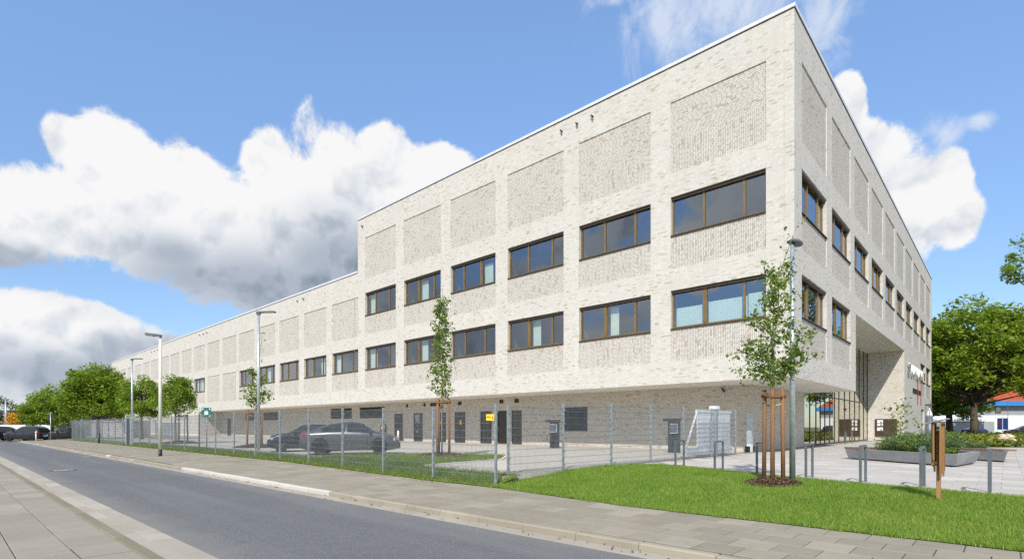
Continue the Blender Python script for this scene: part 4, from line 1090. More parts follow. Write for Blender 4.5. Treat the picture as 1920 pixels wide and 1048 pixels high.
# ------------------------------------------------------------------ planters
def planter(name, label, poly, h, slats):
    t = thing(name, label, 'planter', (poly[0][0], poly[0][1], PZ), 0)
    P = [Vector((x - poly[0][0], y - poly[0][1], 0)) for x, y in poly]; c = sum(P, Vector()) / len(P); n = len(P)
    out = [p + (p - c).normalized() * .12 for p in P]; inn = [p - (p - c).normalized() * .10 for p in P]
    b = MB()
    for i in range(n):
        j = (i + 1) % n; z = lambda v, zz: (v.x, v.y, zz)
        b.quad(z(P[i], .05), z(P[j], .05), z(out[j], h), z(out[i], h)); b.quad(z(out[i], h), z(out[j], h), z(inn[j], h), z(inn[i], h)); b.quad(z(inn[i], h), z(inn[j], h), z(inn[j], h - .25), z(inn[i], h - .25))
    b.build('trough', 'trough', t)
    b = MB(); q = [p - (p - c).normalized() * .1 for p in P]
    for i in range(n): b.quad((q[i].x, q[i].y, -.01), (q[(i + 1) % n].x, q[(i + 1) % n].y, -.01), (q[(i + 1) % n].x, q[(i + 1) % n].y, .05), (q[i].x, q[i].y, .05))
    b.build('foot', 'black_band', t)
    b = MB(); b.poly([(p.x, p.y, h - .08) for p in inn]); b.build('soil', 'soil', t)
    for (a0, a1, depth, ncount) in slats:
        a0 = Vector((a0[0] - poly[0][0], a0[1] - poly[0][1], 0)); a1 = Vector((a1[0] - poly[0][0], a1[1] - poly[0][1], 0)); d = (a1 - a0); L_ = d.length; d.normalize(); nn = Vector((-d.y, d.x, 0))
        if nn.dot(c - a0) < 0: nn = -nn
        for k in range(ncount):
            s = L_ * k / ncount; p = a0 + d * s; e = a0 + d * (s + L_ / ncount * .72)
            s_ = MB(); q = [p, e, e + nn * depth, p + nn * depth]
            for zz in (0,): s_.prism([(v.x, v.y) for v in q], h + .004, h + .055)
            s_.build('bench_slat', 'wood_bench', t)
    return t
planter('planter', 'long grey concrete planter full of herbs beside the bicycle hoops', [(13.45, 21.3), (14.05, 16.85), (16.2, 18.6), (16.6, 23.3)], .42, [((13.35, 21.4), (13.45, 20.6), .9, 9)])
planter('planter', 'grey concrete planter with wooden slatted bench edge behind the long planter', [(17.35, 23.6), (17.75, 19.2), (19.8, 21.4), (19.4, 25.8)], .40, [((17.28, 23.7), (17.74, 19.2), .55, 44)])

# ------------------------------------------------------------------ foliage
def leaf_quads(C, size, flat=0.45, asp=0.55, drop=0.0):
    """one bent leaf (two triangles as a quad) for every centre"""
    n = len(C); nrm = RNG.normal(size=(n, 3)); nrm[:, 2] = np.abs(nrm[:, 2]) + flat; nrm /= np.linalg.norm(nrm, axis=1)[:, None]
    t = RNG.normal(size=(n, 3)); t -= nrm * (t * nrm).sum(1)[:, None]; t /= np.linalg.norm(t, axis=1)[:, None]; t[:, 2] -= drop
    b = np.cross(nrm, t); s = (size * (0.6 + 0.8 * RNG.random(n)))[:, None]
    p0 = C - t * s * 0.55; p1 = C + b * s * asp * 0.5 + nrm * s * .08; p2 = C + t * s * 0.6; p3 = C - b * s * asp * 0.5 + nrm * s * .08
    return np.stack([p0, p1, p2, p3], 1).reshape(-1, 3)
def bez(a, b, c, n=6):
    a, b, c = Vector(a), Vector(b), Vector(c)
    return [a * (1 - t) ** 2 + b * 2 * t * (1 - t) + c * t * t for t in [k / n for k in range(n + 1)]]
def big_tree(name, label, loc, trunk_r, trunk_h, cz, rad, nclump, per, leaf, matn, bark='bark', clump_r=0.9, group=None, seed=1, top_pow=1.0, lowcut=-0.75):
    rs = np.random.default_rng(seed); t = thing(name, label, 'tree', loc, 0, group)
    rx, ry, rz = rad; P = []
    while len(P) < nclump:
        v = rs.normal(size=3); v /= np.linalg.norm(v)
        if v[2] < lowcut: continue
        rr = (0.45 + 0.55 * rs.random() ** 0.55)
        wob = 1 + 0.22 * math.sin(3 * math.atan2(v[1], v[0]) + seed) * (1 - abs(v[2])) + 0.10 * rs.normal()
        k = 1 - 0.25 * max(0, v[2]) * (top_pow - 1)
        P.append((v[0] * rx * rr * wob * k, v[1] * ry * rr * wob * k, cz + v[2] * rz * rr * (1 + .06 * rs.normal())))
    b = MB(); top = cz + rz * .45
    tr = [(0.04 * math.sin(z * 1.3 + seed) * z * .3, 0.04 * math.cos(z * 1.7) * z * .3, z) for z in np.linspace(-0.15, top, 9)]
    b.tube(tr, [trunk_r * (1.25 if k == 0 else 1) * (1 - 0.085 * k) for k in range(9)], 10); b.build('trunk', bark, t)
    b = MB()
    for k, p in enumerate(P[:int(nclump * .55)]):
        z0 = lerp(trunk_h, top, min(.95, rs.random() * max(.1, (p[2] - trunk_h) / (top - trunk_h + 1e-6)))) if p[2] > trunk_h else trunk_h
        m_ = (p[0] * .45, p[1] * .45, lerp(z0, p[2], .35))
        b.tube(bez((0, 0, z0), m_, p, 5), [trunk_r * (.36 - .055 * q) for q in range(6)], 5)
    b.build('branches', bark, t)
    C = []
    for p in P:
        n = int(per * (0.6 + 0.8 * rs.random())); r = clump_r * (0.65 + 0.7 * rs.random())
        v = RNG.normal(size=(n, 3)); v /= np.linalg.norm(v, axis=1)[:, None]; d = v * (r * RNG.random(n) ** 0.45)[:, None]; d[:, 2] *= 0.78
        C.append(np.array(p) + d)
    raw_mesh('crown', leaf_quads(np.concatenate(C), leaf), 4, matn, t)
    return t
def young_tree(name, label, loc, leader, branches, leaf, per, matn='leaf_young', trunk_r=0.045, clump=0.14, group='young staked trees'):
    t = thing(name, label, 'tree', loc, 0, group)
    b = MB(); n = len(leader); b.tube(leader, [trunk_r * (1 - .85 * k / (n - 1)) for k in range(n)], 8); b.build('trunk', 'bark_young', t)
    b = MB(); C = []
    for (a, m_, c, w) in branches:
        pts = bez(a, m_, c, 8); b.tube(pts, [trunk_r * .42 * (1 - .1 * q) for q in range(9)], 5)
        for q in range(1, 9):
            for _ in range(2):
                n_ = int(per * w * (0.5 + RNG.random())); ctr = np.array(pts[q]) + RNG.normal(size=3) * clump * .75
                C.append(ctr + RNG.normal(size=(n_, 3)) * clump * .52)
    b.build('branches', 'bark_young', t)
    raw_mesh('crown', leaf_quads(np.concatenate(C), leaf, 0.3, 0.8, 0.25), 4, matn, t)
    return t
def up_branches(zs, ln, rise, lead, spread=1.0, seed=0):
    rs = random.Random(seed); out = []; a = rs.random() * 6
    for z in zs:
        x0, y0 = lead(z); a += 2.4 + rs.uniform(-.4, .4); l_ = ln(z) * rs.uniform(.75, 1.2) * spread; dx, dy = math.cos(a) * l_, math.sin(a) * l_
        rz = rise * l_ * rs.uniform(.7, 1.3)
        out.append(((x0, y0, z), (x0 + dx * .6, y0 + dy * .6, z + rz * .35), (x0 + dx, y0 + dy, z + rz), 1.0))
    return out
# young tree on the lawn
lead1 = lambda z: (0.0 if z < 4.6 else (z - 4.6) * .36, 0.0)
br = up_branches([2.3, 2.42, 2.55, 2.7, 2.85, 3.05, 3.3, 3.55, 3.8, 4.05, 4.3, 4.6, 4.85], lambda z: max(.22, 0.74 - .17 * (z - 2.4)), 1.15, lead1, 1.0, 3)
br += [((0, 0, 2.5), (-.35, 0, 2.7), (-.82, -.05, 2.75), .9), ((0, 0, 2.75), (-.5, 0, 3.2), (-.72, 0, 3.35), .9), ((0, 0, 2.7), (.5, 0, 3.0), (.95, .1, 3.65), 1.1), ((0, 0, 2.5), (.4, 0, 2.6), (.78, 0, 3.05), 1.0),
       ((0, 0, 3.4), (.2, 0, 4.3), (.12, 0, 5.0), 1.0), ((0.05, 0, 4.6), (.2, 0, 5.2), (.62, 0, 6.25), .28)]
T1 = young_tree('young_tree', 'young staked tree with loose leafy crown on the lawn before the corner', (6.07, 12.38, 0.20), [(0, 0, -.1), (0.0, 0, 1.2), (0.015, 0, 2.4), (0.0, 0, 3.6), (0.02, 0, 4.6), (.2, 0, 5.3)], br, 0.068, 13, 'leaf_young', .045, .125)
T1.scale = (.95, .95, .97)
lead0 = lambda z: (0.0, 0.0)
br = up_branches([2.5 + k * .15 for k in range(27)], lambda z: max(.14, .66 - .11 * (z - 2.6)) if z > 3.4 else .35 + .3 * (z - 2.5), 1.0, lead0, 1.0, 5)
young_tree('young_tree', 'slender upright staked tree in the island behind the fence', (-2.95, 22.4, PZ), [(0, 0, -.1), (0, 0, 1.5), (.02, 0, 3), (0, 0, 5), (0.03, 0, 7.1)], br, 0.09, 6, 'leaf_young', .04, .13)
br = up_branches([2.6, 2.7, 2.85, 3.0, 3.2, 3.5, 3.8, 4.1, 4.5], lambda z: 1.0 - .3 * (z - 2.6), .55, lead0, 1.0, 8) + [((0, 0, 4.5), (.25, 0, 6), (.35, 0, 7.2), .3)]
young_tree('young_tree', 'thin staked tree half hidden behind the tall lamp post', (-16.1, 33.6, PZ), [(0, 0, -.1), (0, 0, 1.5), (.02, 0, 3), (.02, 0, 4.5), (.2, 0, 6.2)], br, 0.11, 9, 'leaf_young', .05, .18)
big_tree('staked_tree', 'rounded bushy staked tree left of the green sign', (-26.1, 41.3, PZ), .09, 2.2, 3.5, (1.6, 1.6, 1.75), 60, 130, .15, 'leaf_maple', 'bark_young', .50, 'young staked trees', 4)
br = up_branches([4.2 + k * .2 for k in range(6)], lambda z: .4, 1.0, lead0, 1.0, 9)
big_tree('maple_tree', 'rounded green tree behind the pedestrian gate', (-38.6, 55.5, PZ), .16, 2.2, 4.0, (2.15, 2.15, 2.35), 80, 150, .19, 'leaf_maple', 'bark', .62, 'green trees behind the fence', 6)
big_tree('maple_tree', 'tallest broad maple behind the far fence', (-47.0, 60.5, PZ), .22, 2.2, 4.75, (3.0, 3.2, 3.2), 170, 170, .24, 'leaf_maple', 'bark', .85, 'green trees behind the fence', 2)
big_tree('maple_tree', 'broad bushy tree behind the parked cars', (-63.0, 73.0, 0), .22, 1.8, 3.8, (3.7, 3.4, 2.9), 110, 150, .25, 'leaf_maple', 'bark', .85, 'green trees behind the fence', 13)
big_tree('roadside_tree', 'darker small tree beyond the parked sport utility car', (-75, 84, -.3), .15, 1.2, 3.0, (2.0, 2.0, 2.9), 50, 90, .25, 'leaf_dark', 'bark', .8, 'far trees by the road end', 21)
big_tree('roadside_tree', 'thin crowned far tree at the left edge of the road', (-108, 112, -.3), .2, 1.5, 4.2, (4.0, 4.0, 4.0), 60, 60, .35, 'leaf_dark', 'bark', 1.1, 'far trees by the road end', 23)
big_tree('orange_shrub', 'orange leaved shrub far down the road behind the lamp', (-97, 106, -.3), .1, .8, 3.2, (3.8, 2.5, 1.6), 50, 80, .3, 'leaf_orange', 'bark', .9, None, 25)
big_tree('chestnut_tree', 'huge chestnut tree with dark trunk beyond the side facade', (61.6, 71.0, PZ), .46, 4.0, 10.2, (9.2, 6.5, 7.6), 300, 105, .44, 'leaf_chestnut', 'bark', 1.35, 'large trees right of the building', 31, 1.0, -.62)
big_tree('chestnut_tree', 'second dark tree close behind the far corner of the side facade', (69.8, 85.0, PZ), .5, 3.0, 9.2, (6.0, 6, 7.4), 170, 140, .46, 'leaf_chestnut', 'bark', 1.5, 'large trees right of the building', 33, 1.0, -.9)
big_tree('chestnut_tree', 'third green tree at the right edge behind the chestnut', (88, 88.0, PZ), .5, 6.0, 14.8, (7.5, 6, 5.0), 190, 150, .46, 'leaf_chestnut', 'bark', 1.5, 'large trees right of the building', 35, 1.0, -.9)
big_tree('lime_tree', 'tree reaching in at the right edge high against the sky', (53.2, 48.0, PZ), .4, 8.0, 15.4, (7.0, 6, 5.6), 80, 120, .28, 'leaf_maple', 'bark', .95, None, 37)

def stakes(loc, label, h=2.35, r=.055, spread=.42, rot=0.0):
    t = thing('tree_stakes', label, 'tree stakes', loc, rot, 'wooden tree stakes')
    for k in range(3):
        a = k * 2.094 + 0.5; b = MB(); x, y = spread * math.cos(a), spread * math.sin(a)
        b.tube([(0, 0, -.2), (-x * .08, -y * .08, h + .05)], [r, r * .95], 10); b.build('post', 'wood_stake', t, (x, y, 0))
    for k in range(3):
        a, c = k * 2.094 + .5, (k + 1) * 2.094 + .5; p = Vector((spread * .93 * math.cos(a), spread * .93 * math.sin(a), h - .09 - .02 * k)); q = Vector((spread * .93 * math.cos(c), spread * .93 * math.sin(c), h - .09 - .02 * k))
        e = (q - p).normalized() * .07; b = MB(); b.tube([p - e, q + e], r * .85, 8); b.build('rail', 'wood_stake', t)
    for k in range(3):
        a = k * 2.094 + .5; b = MB(); x, y = spread * .9 * math.cos(a), spread * .9 * math.sin(a)
        b.tube([(x, y, h - .28), (x * .4, y * .4, h - .33), (0.05 * math.cos(a), .05 * math.sin(a), h - .30)], .022, 6); b.build('strap', 'strap', t)
    return t
stakes((6.07, 12.38, 0.20), 'three wooden stakes round the young tree on the lawn', 2.12, .047, .235, R(-28.6))
stakes((-2.95, 22.4, PZ), 'wooden stakes round the slender tree in the island', 2.42, .055, .32, R(-28))
stakes((-16.1, 33.6, PZ), 'wooden stakes round the thin tree behind the tall lamp', 2.3, .06, .55, R(60))
stakes((-25.7, 41.3, PZ), 'wooden stakes under the rounded bushy tree', 2.2, .06, .5, R(20))
def mulch(loc, label, rad, hgt, n, chip=.035):
    b = MB(); rings = 7; seg = 28
    def pt(i, k):
        f = i / rings; a = 2 * math.pi * k / seg; rr = rad * f * (1 + .06 * math.sin(3 * a + loc[0]) + .04 * math.sin(7 * a)); return (rr * math.cos(a), rr * math.sin(a), hgt * (1 - f ** 2.2) - .03 * f)
    for i in range(rings):
        for k in range(seg): b.quad(pt(i, k), pt(i + 1, k), pt(i + 1, k + 1), pt(i, k + 1), 0, True)
    t = thing('mulch_mound', label, 'mulch', loc, 0, 'bark mulch mounds'); t['kind'] = 'stuff'
    b.build('soil', 'soil', t)
    f = np.sqrt(RNG.random(n)); a = RNG.random(n) * 6.283; rr = rad * f * 1.03
    C = np.stack([rr * np.cos(a), rr * np.sin(a), hgt * (1 - f ** 2.2) - .03 * f + .012 + .01 * RNG.random(n)], 1)
    raw_mesh('chips', leaf_quads(C, chip, 0.9, .4), 4, 'mulch_chip', t)
mulch((6.0, 12.2, 0.20), 'round bark mulch mound under the tree on the lawn', .70, .13, 5200, .045)
mulch((-2.95, 22.4, PZ + .02), 'bark mulch mound in the island behind the fence', 1.35, .16, 2600, .07)
mulch((-16.1, 33.6, PZ), 'bark mulch mound under the thin tree behind the lamp', 1.35, .2, 1500, .08)
mulch((-25.7, 41.3, PZ), 'bark mulch mound under the rounded bushy tree', 1.4, .2, 1200, .09)

# planter plants
def plant(label, x, y, z, r, h, n, leaf, matn, group, cat='plant', name='herb_plant'):
    t = thing(name, label, cat, (x, y, z), 0, group)
    b = MB(); C = []
    for k in range(max(4, int(n / 28))):
        a = RNG.random() * 6.283; rr = r * math.sqrt(RNG.random()); hh = h * (.55 + .5 * RNG.random()); x1, y1 = rr * math.cos(a), rr * math.sin(a)
        b.tube([(x1 * .3, y1 * .3, -.05), (x1 * .7, y1 * .7, hh * .5), (x1, y1, hh)], [.008, .006, .003], 4)
        m_ = 28; f = RNG.random(m_); C.append(np.stack([x1 * (.4 + .6 * f) + RNG.normal(size=m_) * .05, y1 * (.4 + .6 * f) + RNG.normal(size=m_) * .05, hh * (.12 + .9 * f)], 1))
    b.build('stems', 'leaf_shrub', t); raw_mesh('leaves', leaf_quads(np.concatenate(C), leaf, .2, .4), 4, matn, t)
quad1 = [Vector((13.75, 20.2)), Vector((14.3, 17.5)), Vector((15.9, 18.8)), Vector((16.2, 22.5))]
k = 0
side = ['front', 'middle', 'rear']; pos = ['left end', 'left quarter', 'centre left', 'centre', 'centre right', 'right quarter', 'right end']
for j in range(3):
    for i in range(7):
        u, v = (i + .5) / 7, (j + .5) / 3; p = quad1[0].lerp(quad1[1], u).lerp(quad1[3].lerp(quad1[2], u), v)
        hh = .42 + .30 * RNG.random() + (.1 if j else 0)
        if j == 0 and i > 4: hh *= .45
        plant('bushy green herb in the long planter, %s row, %s' % (side[j], pos[i]), p.x, p.y, PZ + .36, .42, hh, 420, .075, 'leaf_shrub' if (i + j) % 3 else 'leaf_young', 'herbs in the long planter')
quad2 = [Vector((18.0, 23.5)), Vector((18.3, 20.8)), Vector((19.5, 21.8)), Vector((19.2, 25.2))]
for j in range(2):
    for i in range(5):
        u, v = (i + .5) / 5, (j + .5) / 2; p = quad2[0].lerp(quad2[1], u).lerp(quad2[3].lerp(quad2[2], u), v)
        plant('green herb in the bench planter, %s row, %s' % (['front', 'rear'][j], pos[i + 1]), p.x, p.y, PZ + .34, .45, .30 + .15 * RNG.random(), 360, .075, 'leaf_shrub', 'herbs in the bench planter')
br = up_branches([.5, .7, .9, 1.1, 1.3, 1.5, 1.7], lambda z: .75 - .2 * z, .8, lead0, 1.0, 12)
young_tree('sapling', 'small sparse sapling growing from the long planter', (16.05, 22.0, PZ + .3), [(0, 0, -.1), (0, 0, .8), (.03, 0, 1.8)], br, .09, 2.6, 'leaf_young', .02, .14, None)

# ground cover bed, boulder
bed = [(24.5, 33.4), (36.0, 33.2), (62, 50), (80, 72), (56, 74), (37, 50), (26.5, 38.0)]
b = MB(); b.poly([(x, y, PZ + .02) for x, y in bed]); struct(b.build('planting_bed', 'soil'))
tris = [((*bed[0], PZ + .02), (*bed[i], PZ + .02), (*bed[i + 1], PZ + .02)) for i in range(1, len(bed) - 1)]
pts = tri_area_sample(tris, 60); patch = np.sin(pts[:, 0] * .9) + np.sin(pts[:, 1] * .7 + 1) + RNG.normal(size=len(pts)) * .5
hgt = .10 + .25 * RNG.random(len(pts)) * (1 + .4 * patch); pts = pts[pts[:, 1] > 33.6 + .2 * np.sin(pts[:, 0] * 3)]
pts = np.repeat(pts, 2, 0); pts = pts + RNG.normal(size=pts.shape) * .12; pts[:, 2] = PZ + .03 + np.abs(RNG.normal(size=len(pts))) * .16
o = raw_mesh('ground_cover', leaf_quads(pts, .30, .3, .5), 4, 'leaf_cover'); tag(o, 'low yellow green ground cover plants filling the bed before the chestnut', 'ground cover', None, 'stuff')
b = MB(); n1_, n2_ = 10, 16
def rk(i, k):
    th = math.pi * i / n1_; ph = 2 * math.pi * k / n2_; rr = 1 + .13 * math.sin(3 * ph + 2 * th) + .10 * math.sin(5 * th + ph * 2) + .06 * math.sin(9 * ph)
    return (.62 * rr * math.sin(th) * math.cos(ph), .5 * rr * math.sin(th) * math.sin(ph), .34 + .42 * rr * math.cos(th))
for i in range(n1_):
    for k in range(n2_): b.quad(rk(i, k), rk(i + 1, k), rk(i + 1, k + 1), rk(i, k + 1))
tag(b.build('boulder', 'rock', None, (33.7, 36.3, PZ)), 'pale rough boulder at the edge of the planting bed', 'boulder')

# ------------------------------------------------------------------ cars
def interp(tab, x):
    for (x0, y0), (x1, y1) in zip(tab, tab[1:]):
        if x <= x1:
            f = clamp((x - x0) / (x1 - x0)); f = f * f * (3 - 2 * f) * .35 + f * .65; return lerp(y0, y1, f)
    return tab[-1][1]
SEDAN = dict(L=4.69, top=[(0, .62), (.03, .90), (.12, .985), (.45, 1.03), (.95, 1.19), (1.5, 1.345), (2.05, 1.42), (2.5, 1.43), (2.85, 1.37), (3.25, 1.17), (3.6, .99), (4.1, .90), (4.5, .76), (4.64, .64), (4.69, .5)],
             sh=[(0, .60), (.03, .82), (.2, .90), (1.5, .93), (2.6, .915), (3.5, .90), (4.1, .82), (4.5, .70), (4.69, .48)], w=[(0, .70), (.12, .82), (.5, .90), (1.2, .915), (3.6, .915), (4.2, .87), (4.5, .76), (4.69, .58)],
             wt=[(0, .55), (.4, .64), (1.3, .56), (2.6, .585), (3.2, .64), (3.7, .70), (4.69, .5)], side=(1.02, 3.32), pil=(2.12, 2.2), ws=(2.86, 3.5), rw=(.5, 1.4), wh=(.98, 3.72), wr=.335, bot=.19)
HATCH = dict(L=3.84, top=[(0, .55), (.04, 1.0), (.25, 1.32), (.7, 1.42), (1.6, 1.44), (2.15, 1.40), (2.5, 1.20), (2.75, .99), (3.2, .95), (3.6, .86), (3.8, .66), (3.84, .5)],
             sh=[(0, .55), (.05, .86), (1, .92), (2.7, .90), (3.3, .86), (3.65, .74), (3.84, .48)], w=[(0, .68), (.15, .80), (.6, .86), (3.1, .86), (3.55, .78), (3.84, .6)], wt=[(0, .55), (.5, .60), (2.1, .60), (2.7, .66), (3.84, .5)],
             side=(.35, 2.55), pil=(1.35, 1.45), ws=(2.2, 2.72), rw=(.06, .26), wh=(.65, 3.15), wr=.315, bot=.17)
SUV = dict(L=4.6, top=[(0, .6), (.05, 1.05), (.35, 1.45), (.8, 1.62), (1.8, 1.66), (2.4, 1.60), (2.9, 1.34), (3.25, 1.10), (4.0, 1.02), (4.4, .88), (4.58, .66), (4.6, .5)],
           sh=[(0, .6), (.06, .95), (1, 1.02), (3.2, 1.0), (4.0, .95), (4.4, .82), (4.6, .5)], w=[(0, .75), (.15, .86), (.6, .92), (3.8, .92), (4.3, .84), (4.6, .66)], wt=[(0, .6), (.6, .62), (2.4, .62), (3.2, .70), (4.6, .58)],
           side=(.5, 3.0), pil=(1.75, 1.85), ws=(2.45, 3.2), rw=(.1, .4), wh=(.85, 3.6), wr=.36, bot=.22)
def car(label, spec, pos, heading, paintn, rimn, group='parked cars', detail=True):
    t = thing('parked_car', label, 'car', pos, heading, group); S = spec; L_ = S['L']; off = -L_ / 2
    N = 56; xs_ = [L_ * (0.5 - 0.5 * math.cos(math.pi * k / N)) * .35 + L_ * k / N * .65 for k in range(N + 1)]
    def ring(x):
        w, sh, tp, wt, zb = interp(S['w'], x), interp(S['sh'], x), interp(S['top'], x), interp(S['wt'], x), S['bot'] + (.10 * max(0, 1 - x / .5) + .06 * max(0, 1 - (L_ - x) / .5))
        tp = max(tp, sh + .012); wt = min(wt, w * .9)
        if tp - sh < .2: wt = lerp(w * .84, wt, clamp((tp - sh) / .2))
        return [(0, zb), (w * .86, zb), (w * .97, zb + .07), (w, zb + .22), (w * .985, lerp(zb, sh, .62)), (w * .99, sh - .09), (w * .955, sh), (lerp(w * .955, wt, .94), sh + (tp - sh) * .86), (wt * .80, tp - .018), (wt * .4, tp - .003), (0, tp)]
    rings = [ring(x) for x in xs_]; b = MB(); K = len(rings[0]); V = {}
    for sgn in (1, -1):
        idx = []
        for x, rg in zip(xs_, rings): idx.append([b.v.append((x + off, sgn * p[0], p[1])) or len(b.v) - 1 for p in rg])
        for i in range(N):
            for k in range(K - 1):
                f = (idx[i][k], idx[i + 1][k], idx[i + 1][k + 1], idx[i][k + 1]); b.f.append(f if sgn < 0 else f[::-1]); b.mi.append(0); b.smooth.append(k > 0)
        for e in (0, N):
            f = tuple(idx[e]); b.f.append(f if (sgn > 0) == (e == 0) else f[::-1]); b.mi.append(0); b.smooth.append(False)
    b.build('body', paintn, t)
    def side_glass(xa, xb, sgn):
        g_ = MB(); n = 14; pr = None
        for k in range(n + 1):
            x = lerp(xa, xb, k / n); rg = ring(x); lo, hi = Vector((x, *rg[6])), Vector((x, *rg[7])); a = lo.lerp(hi, .08); c = lo.lerp(hi, .93)
            q = ((a.x + off, sgn * (a.y + .006), a.z), (c.x + off, sgn * (c.y + .006), c.z))
            if pr: g_.quad(*((pr[0], q[0], q[1], pr[1]) if sgn < 0 else (pr[1], q[1], q[0], pr[0])), 0, True)
            pr = q
        g_.build('side_window', 'car_glass', t)
    for sgn in (1, -1):
        side_glass(S['side'][0], S['pil'][0], sgn); side_glass(S['pil'][1], S['side'][1], sgn)
    for nm, (xa, xb) in (('windscreen', S['ws']), ('rear_window', S['rw'])):
        g_ = MB(); n = 10; pr = None
        for k in range(n + 1):
            x = lerp(xa, xb, k / n); rg = ring(x); q = [(x + off, s_ * rg[j][0] * .97, rg[j][1] + .008) for s_, j in ((-1, 7), (-1, 8), (-1, 9), (1, 10), (1, 9), (1, 8), (1, 7))]
            if pr:
                for j in range(6): g_.quad(pr[j], q[j], q[j + 1], pr[j + 1], 0, True)
            pr = q
        g_.build(nm, 'car_glass', t)
    wr = S['wr']
    for x in S['wh']:
        for sgn in (1, -1):
            y = interp(S['w'], x); a = MB(); ra = wr + .055
            arc = [(x + off + ra * math.cos(q), sgn * (y + .004), wr + ra * math.sin(q)) for q in [math.pi * k / 18 for k in range(19)]] + [(x + off - ra, sgn * (y + .004), S['bot'] + .02), (x + off + ra, sgn * (y + .004), S['bot'] + .02)]
            a.poly(arc if sgn < 0 else arc[::-1]); a.build('wheel_arch', 'trim_black', t)
            wl = MB(); y0, y1 = sgn * (y - .2), sgn * (y + .012)
            wl.tube([(0, y0, 0), (0, y0 * .98 + y1 * .02, 0), (0, y1 - sgn * .02, 0), (0, y1, 0)], [wr - .03, wr, wr, wr - .03], 28); wo = wl.build('wheel', 'tyre', t, (x + off, 0, wr))
            rm = MB(); rm.tube([(0, y1 + sgn * .001, 0), (0, y1 + sgn * .006, 0)], [wr * .70, wr * .68], 28); rm.build('rim', 'rim_dark', wo)
            sp = MB()
            for k in range(5):
                M_ = Matrix.Rotation(k * 2 * math.pi / 5 + .3, 4, 'Y'); sp.box(-.028, .028, min(y1 + sgn * .008, y1 + sgn * .016), max(y1 + sgn * .008, y1 + sgn * .016), .03, wr * .69, 0, M_)
            sp.tube([(0, y1 + sgn * .008, 0), (0, y1 + sgn * .02, 0)], .05, 12); sp.build('spokes', rimn, wo)
    for sgn in (1, -1):
        x = L_ - .26; w = interp(S['w'], x); sh = interp(S['sh'], x)
        h_ = MB(); h_.prism([(x - .16 + off, sgn * (w + .004)), (x + .02 + off, sgn * (w + .004)), (L_ - .06 + off, sgn * (interp(S['w'], L_ - .06) - .08)), (L_ - .1 + off, sgn * (interp(S['w'], L_ - .06) - .3))], sh - .13, sh - .015); h_.build('headlight', 'lens_clear', t)
        r_ = MB(); w = interp(S['w'], .16); sh = interp(S['sh'], .16)
        r_.prism([(.42 + off, sgn * (interp(S['w'], .42) - .01)), (.16 + off, sgn * (w + .006)), (.0 + off, sgn * (interp(S['w'], .02) - .04)), (-.012 + off, sgn * (.40)), (.1 + off, sgn * .4)], sh - .14, sh - .02); r_.build('tail_light', 'lens_red', t)
        m_ = MB(); x = S['ws'][1] - .28; w = interp(S['w'], x); m_.prism([(x + off, sgn * (w - .02)), (x + off, sgn * (w + .17)), (x + .13 + off, sgn * (w + .14)), (x + .15 + off, sgn * (w - .02))], interp(S['sh'], x) + .03, interp(S['sh'], x) + .16, .02); m_.build('mirror', paintn, t)
        for xa in (S['pil'][0] - .06, S['side'][0] + .12):
            d_ = MB(); w = interp(S['w'], xa) * .99; z = interp(S['sh'], xa) - .16; d_.box(xa + off - .1, xa + off + .1, min(sgn * w, sgn * (w + .02)), max(sgn * w, sgn * (w + .02)), z, z + .03); d_.build('door_handle', paintn, t)
        for xa in (S['pil'][0] + .04, S['side'][1] - .15, S['side'][0] + .05):
            d_ = MB(); w = interp(S['w'], xa); z0, z1 = S['bot'] + .16, interp(S['sh'], xa) - .06
            d_.box(xa + off - .006, xa + off + .006, min(sgn * (w - .03), sgn * (w + .003)), max(sgn * (w - .03), sgn * (w + .003)), z0, z1); d_.build('door_gap', 'trim_black', t)
    for x, sg_, z in ((-.016, -1, .58), (L_ + .004, 1, .42)):
        p_ = MB(); p_.box(x + off - .01, x + off + .012, -.26, .26, z - .06, z + .06); p_.build('number_plate', 'sign_white', t)
    g_ = MB(); g_.box(L_ + off - .05, L_ + off + .002, -.45, .45, .26, .36); g_.build('grille', 'trim_black', t)
    return t
hd = math.atan2(.46, 2.56)
car('dark grey fastback saloon parked behind the fence', SEDAN, (-7.55, 25.15, PZ), hd, 'paint_grey', 'rim_dark').scale = (.95, 1, 1.09)
car('small dark hatchback half hidden behind the grey saloon', HATCH, (-10.9, 28.3, PZ), R(180 + 22), 'paint_navy', 'rim_metal')
car('black sport utility car parked across the road end', SUV, (-53.3, 58.6, -.05), R(180 - 8), 'paint_black', 'rim_dark')
car('black hatchback beside the round sign', HATCH, (-50.3, 60.0, 0.02), R(180 + 28), 'paint_black', 'rim_metal')
car('black car cut off by the left picture edge', SUV, (-58.6, 59.8, -.08), R(180 + 62), 'paint_black', 'rim_dark')
car('dark blue car parked beyond the bed behind the chestnut trunk', SEDAN, (80.0, 92.0, .1), R(15), 'paint_blue', 'rim_metal', 'cars before the far white building')
car('dark car at the right edge before the white building', SUV, (73.2, 76.0, .1), R(160), 'paint_black', 'rim_metal', 'cars before the far white building')
car('pale car between the light column and the chestnut', SEDAN, (66.8, 84.5, .1), R(20), 'paint_silver', 'rim_metal', 'cars before the far white building')

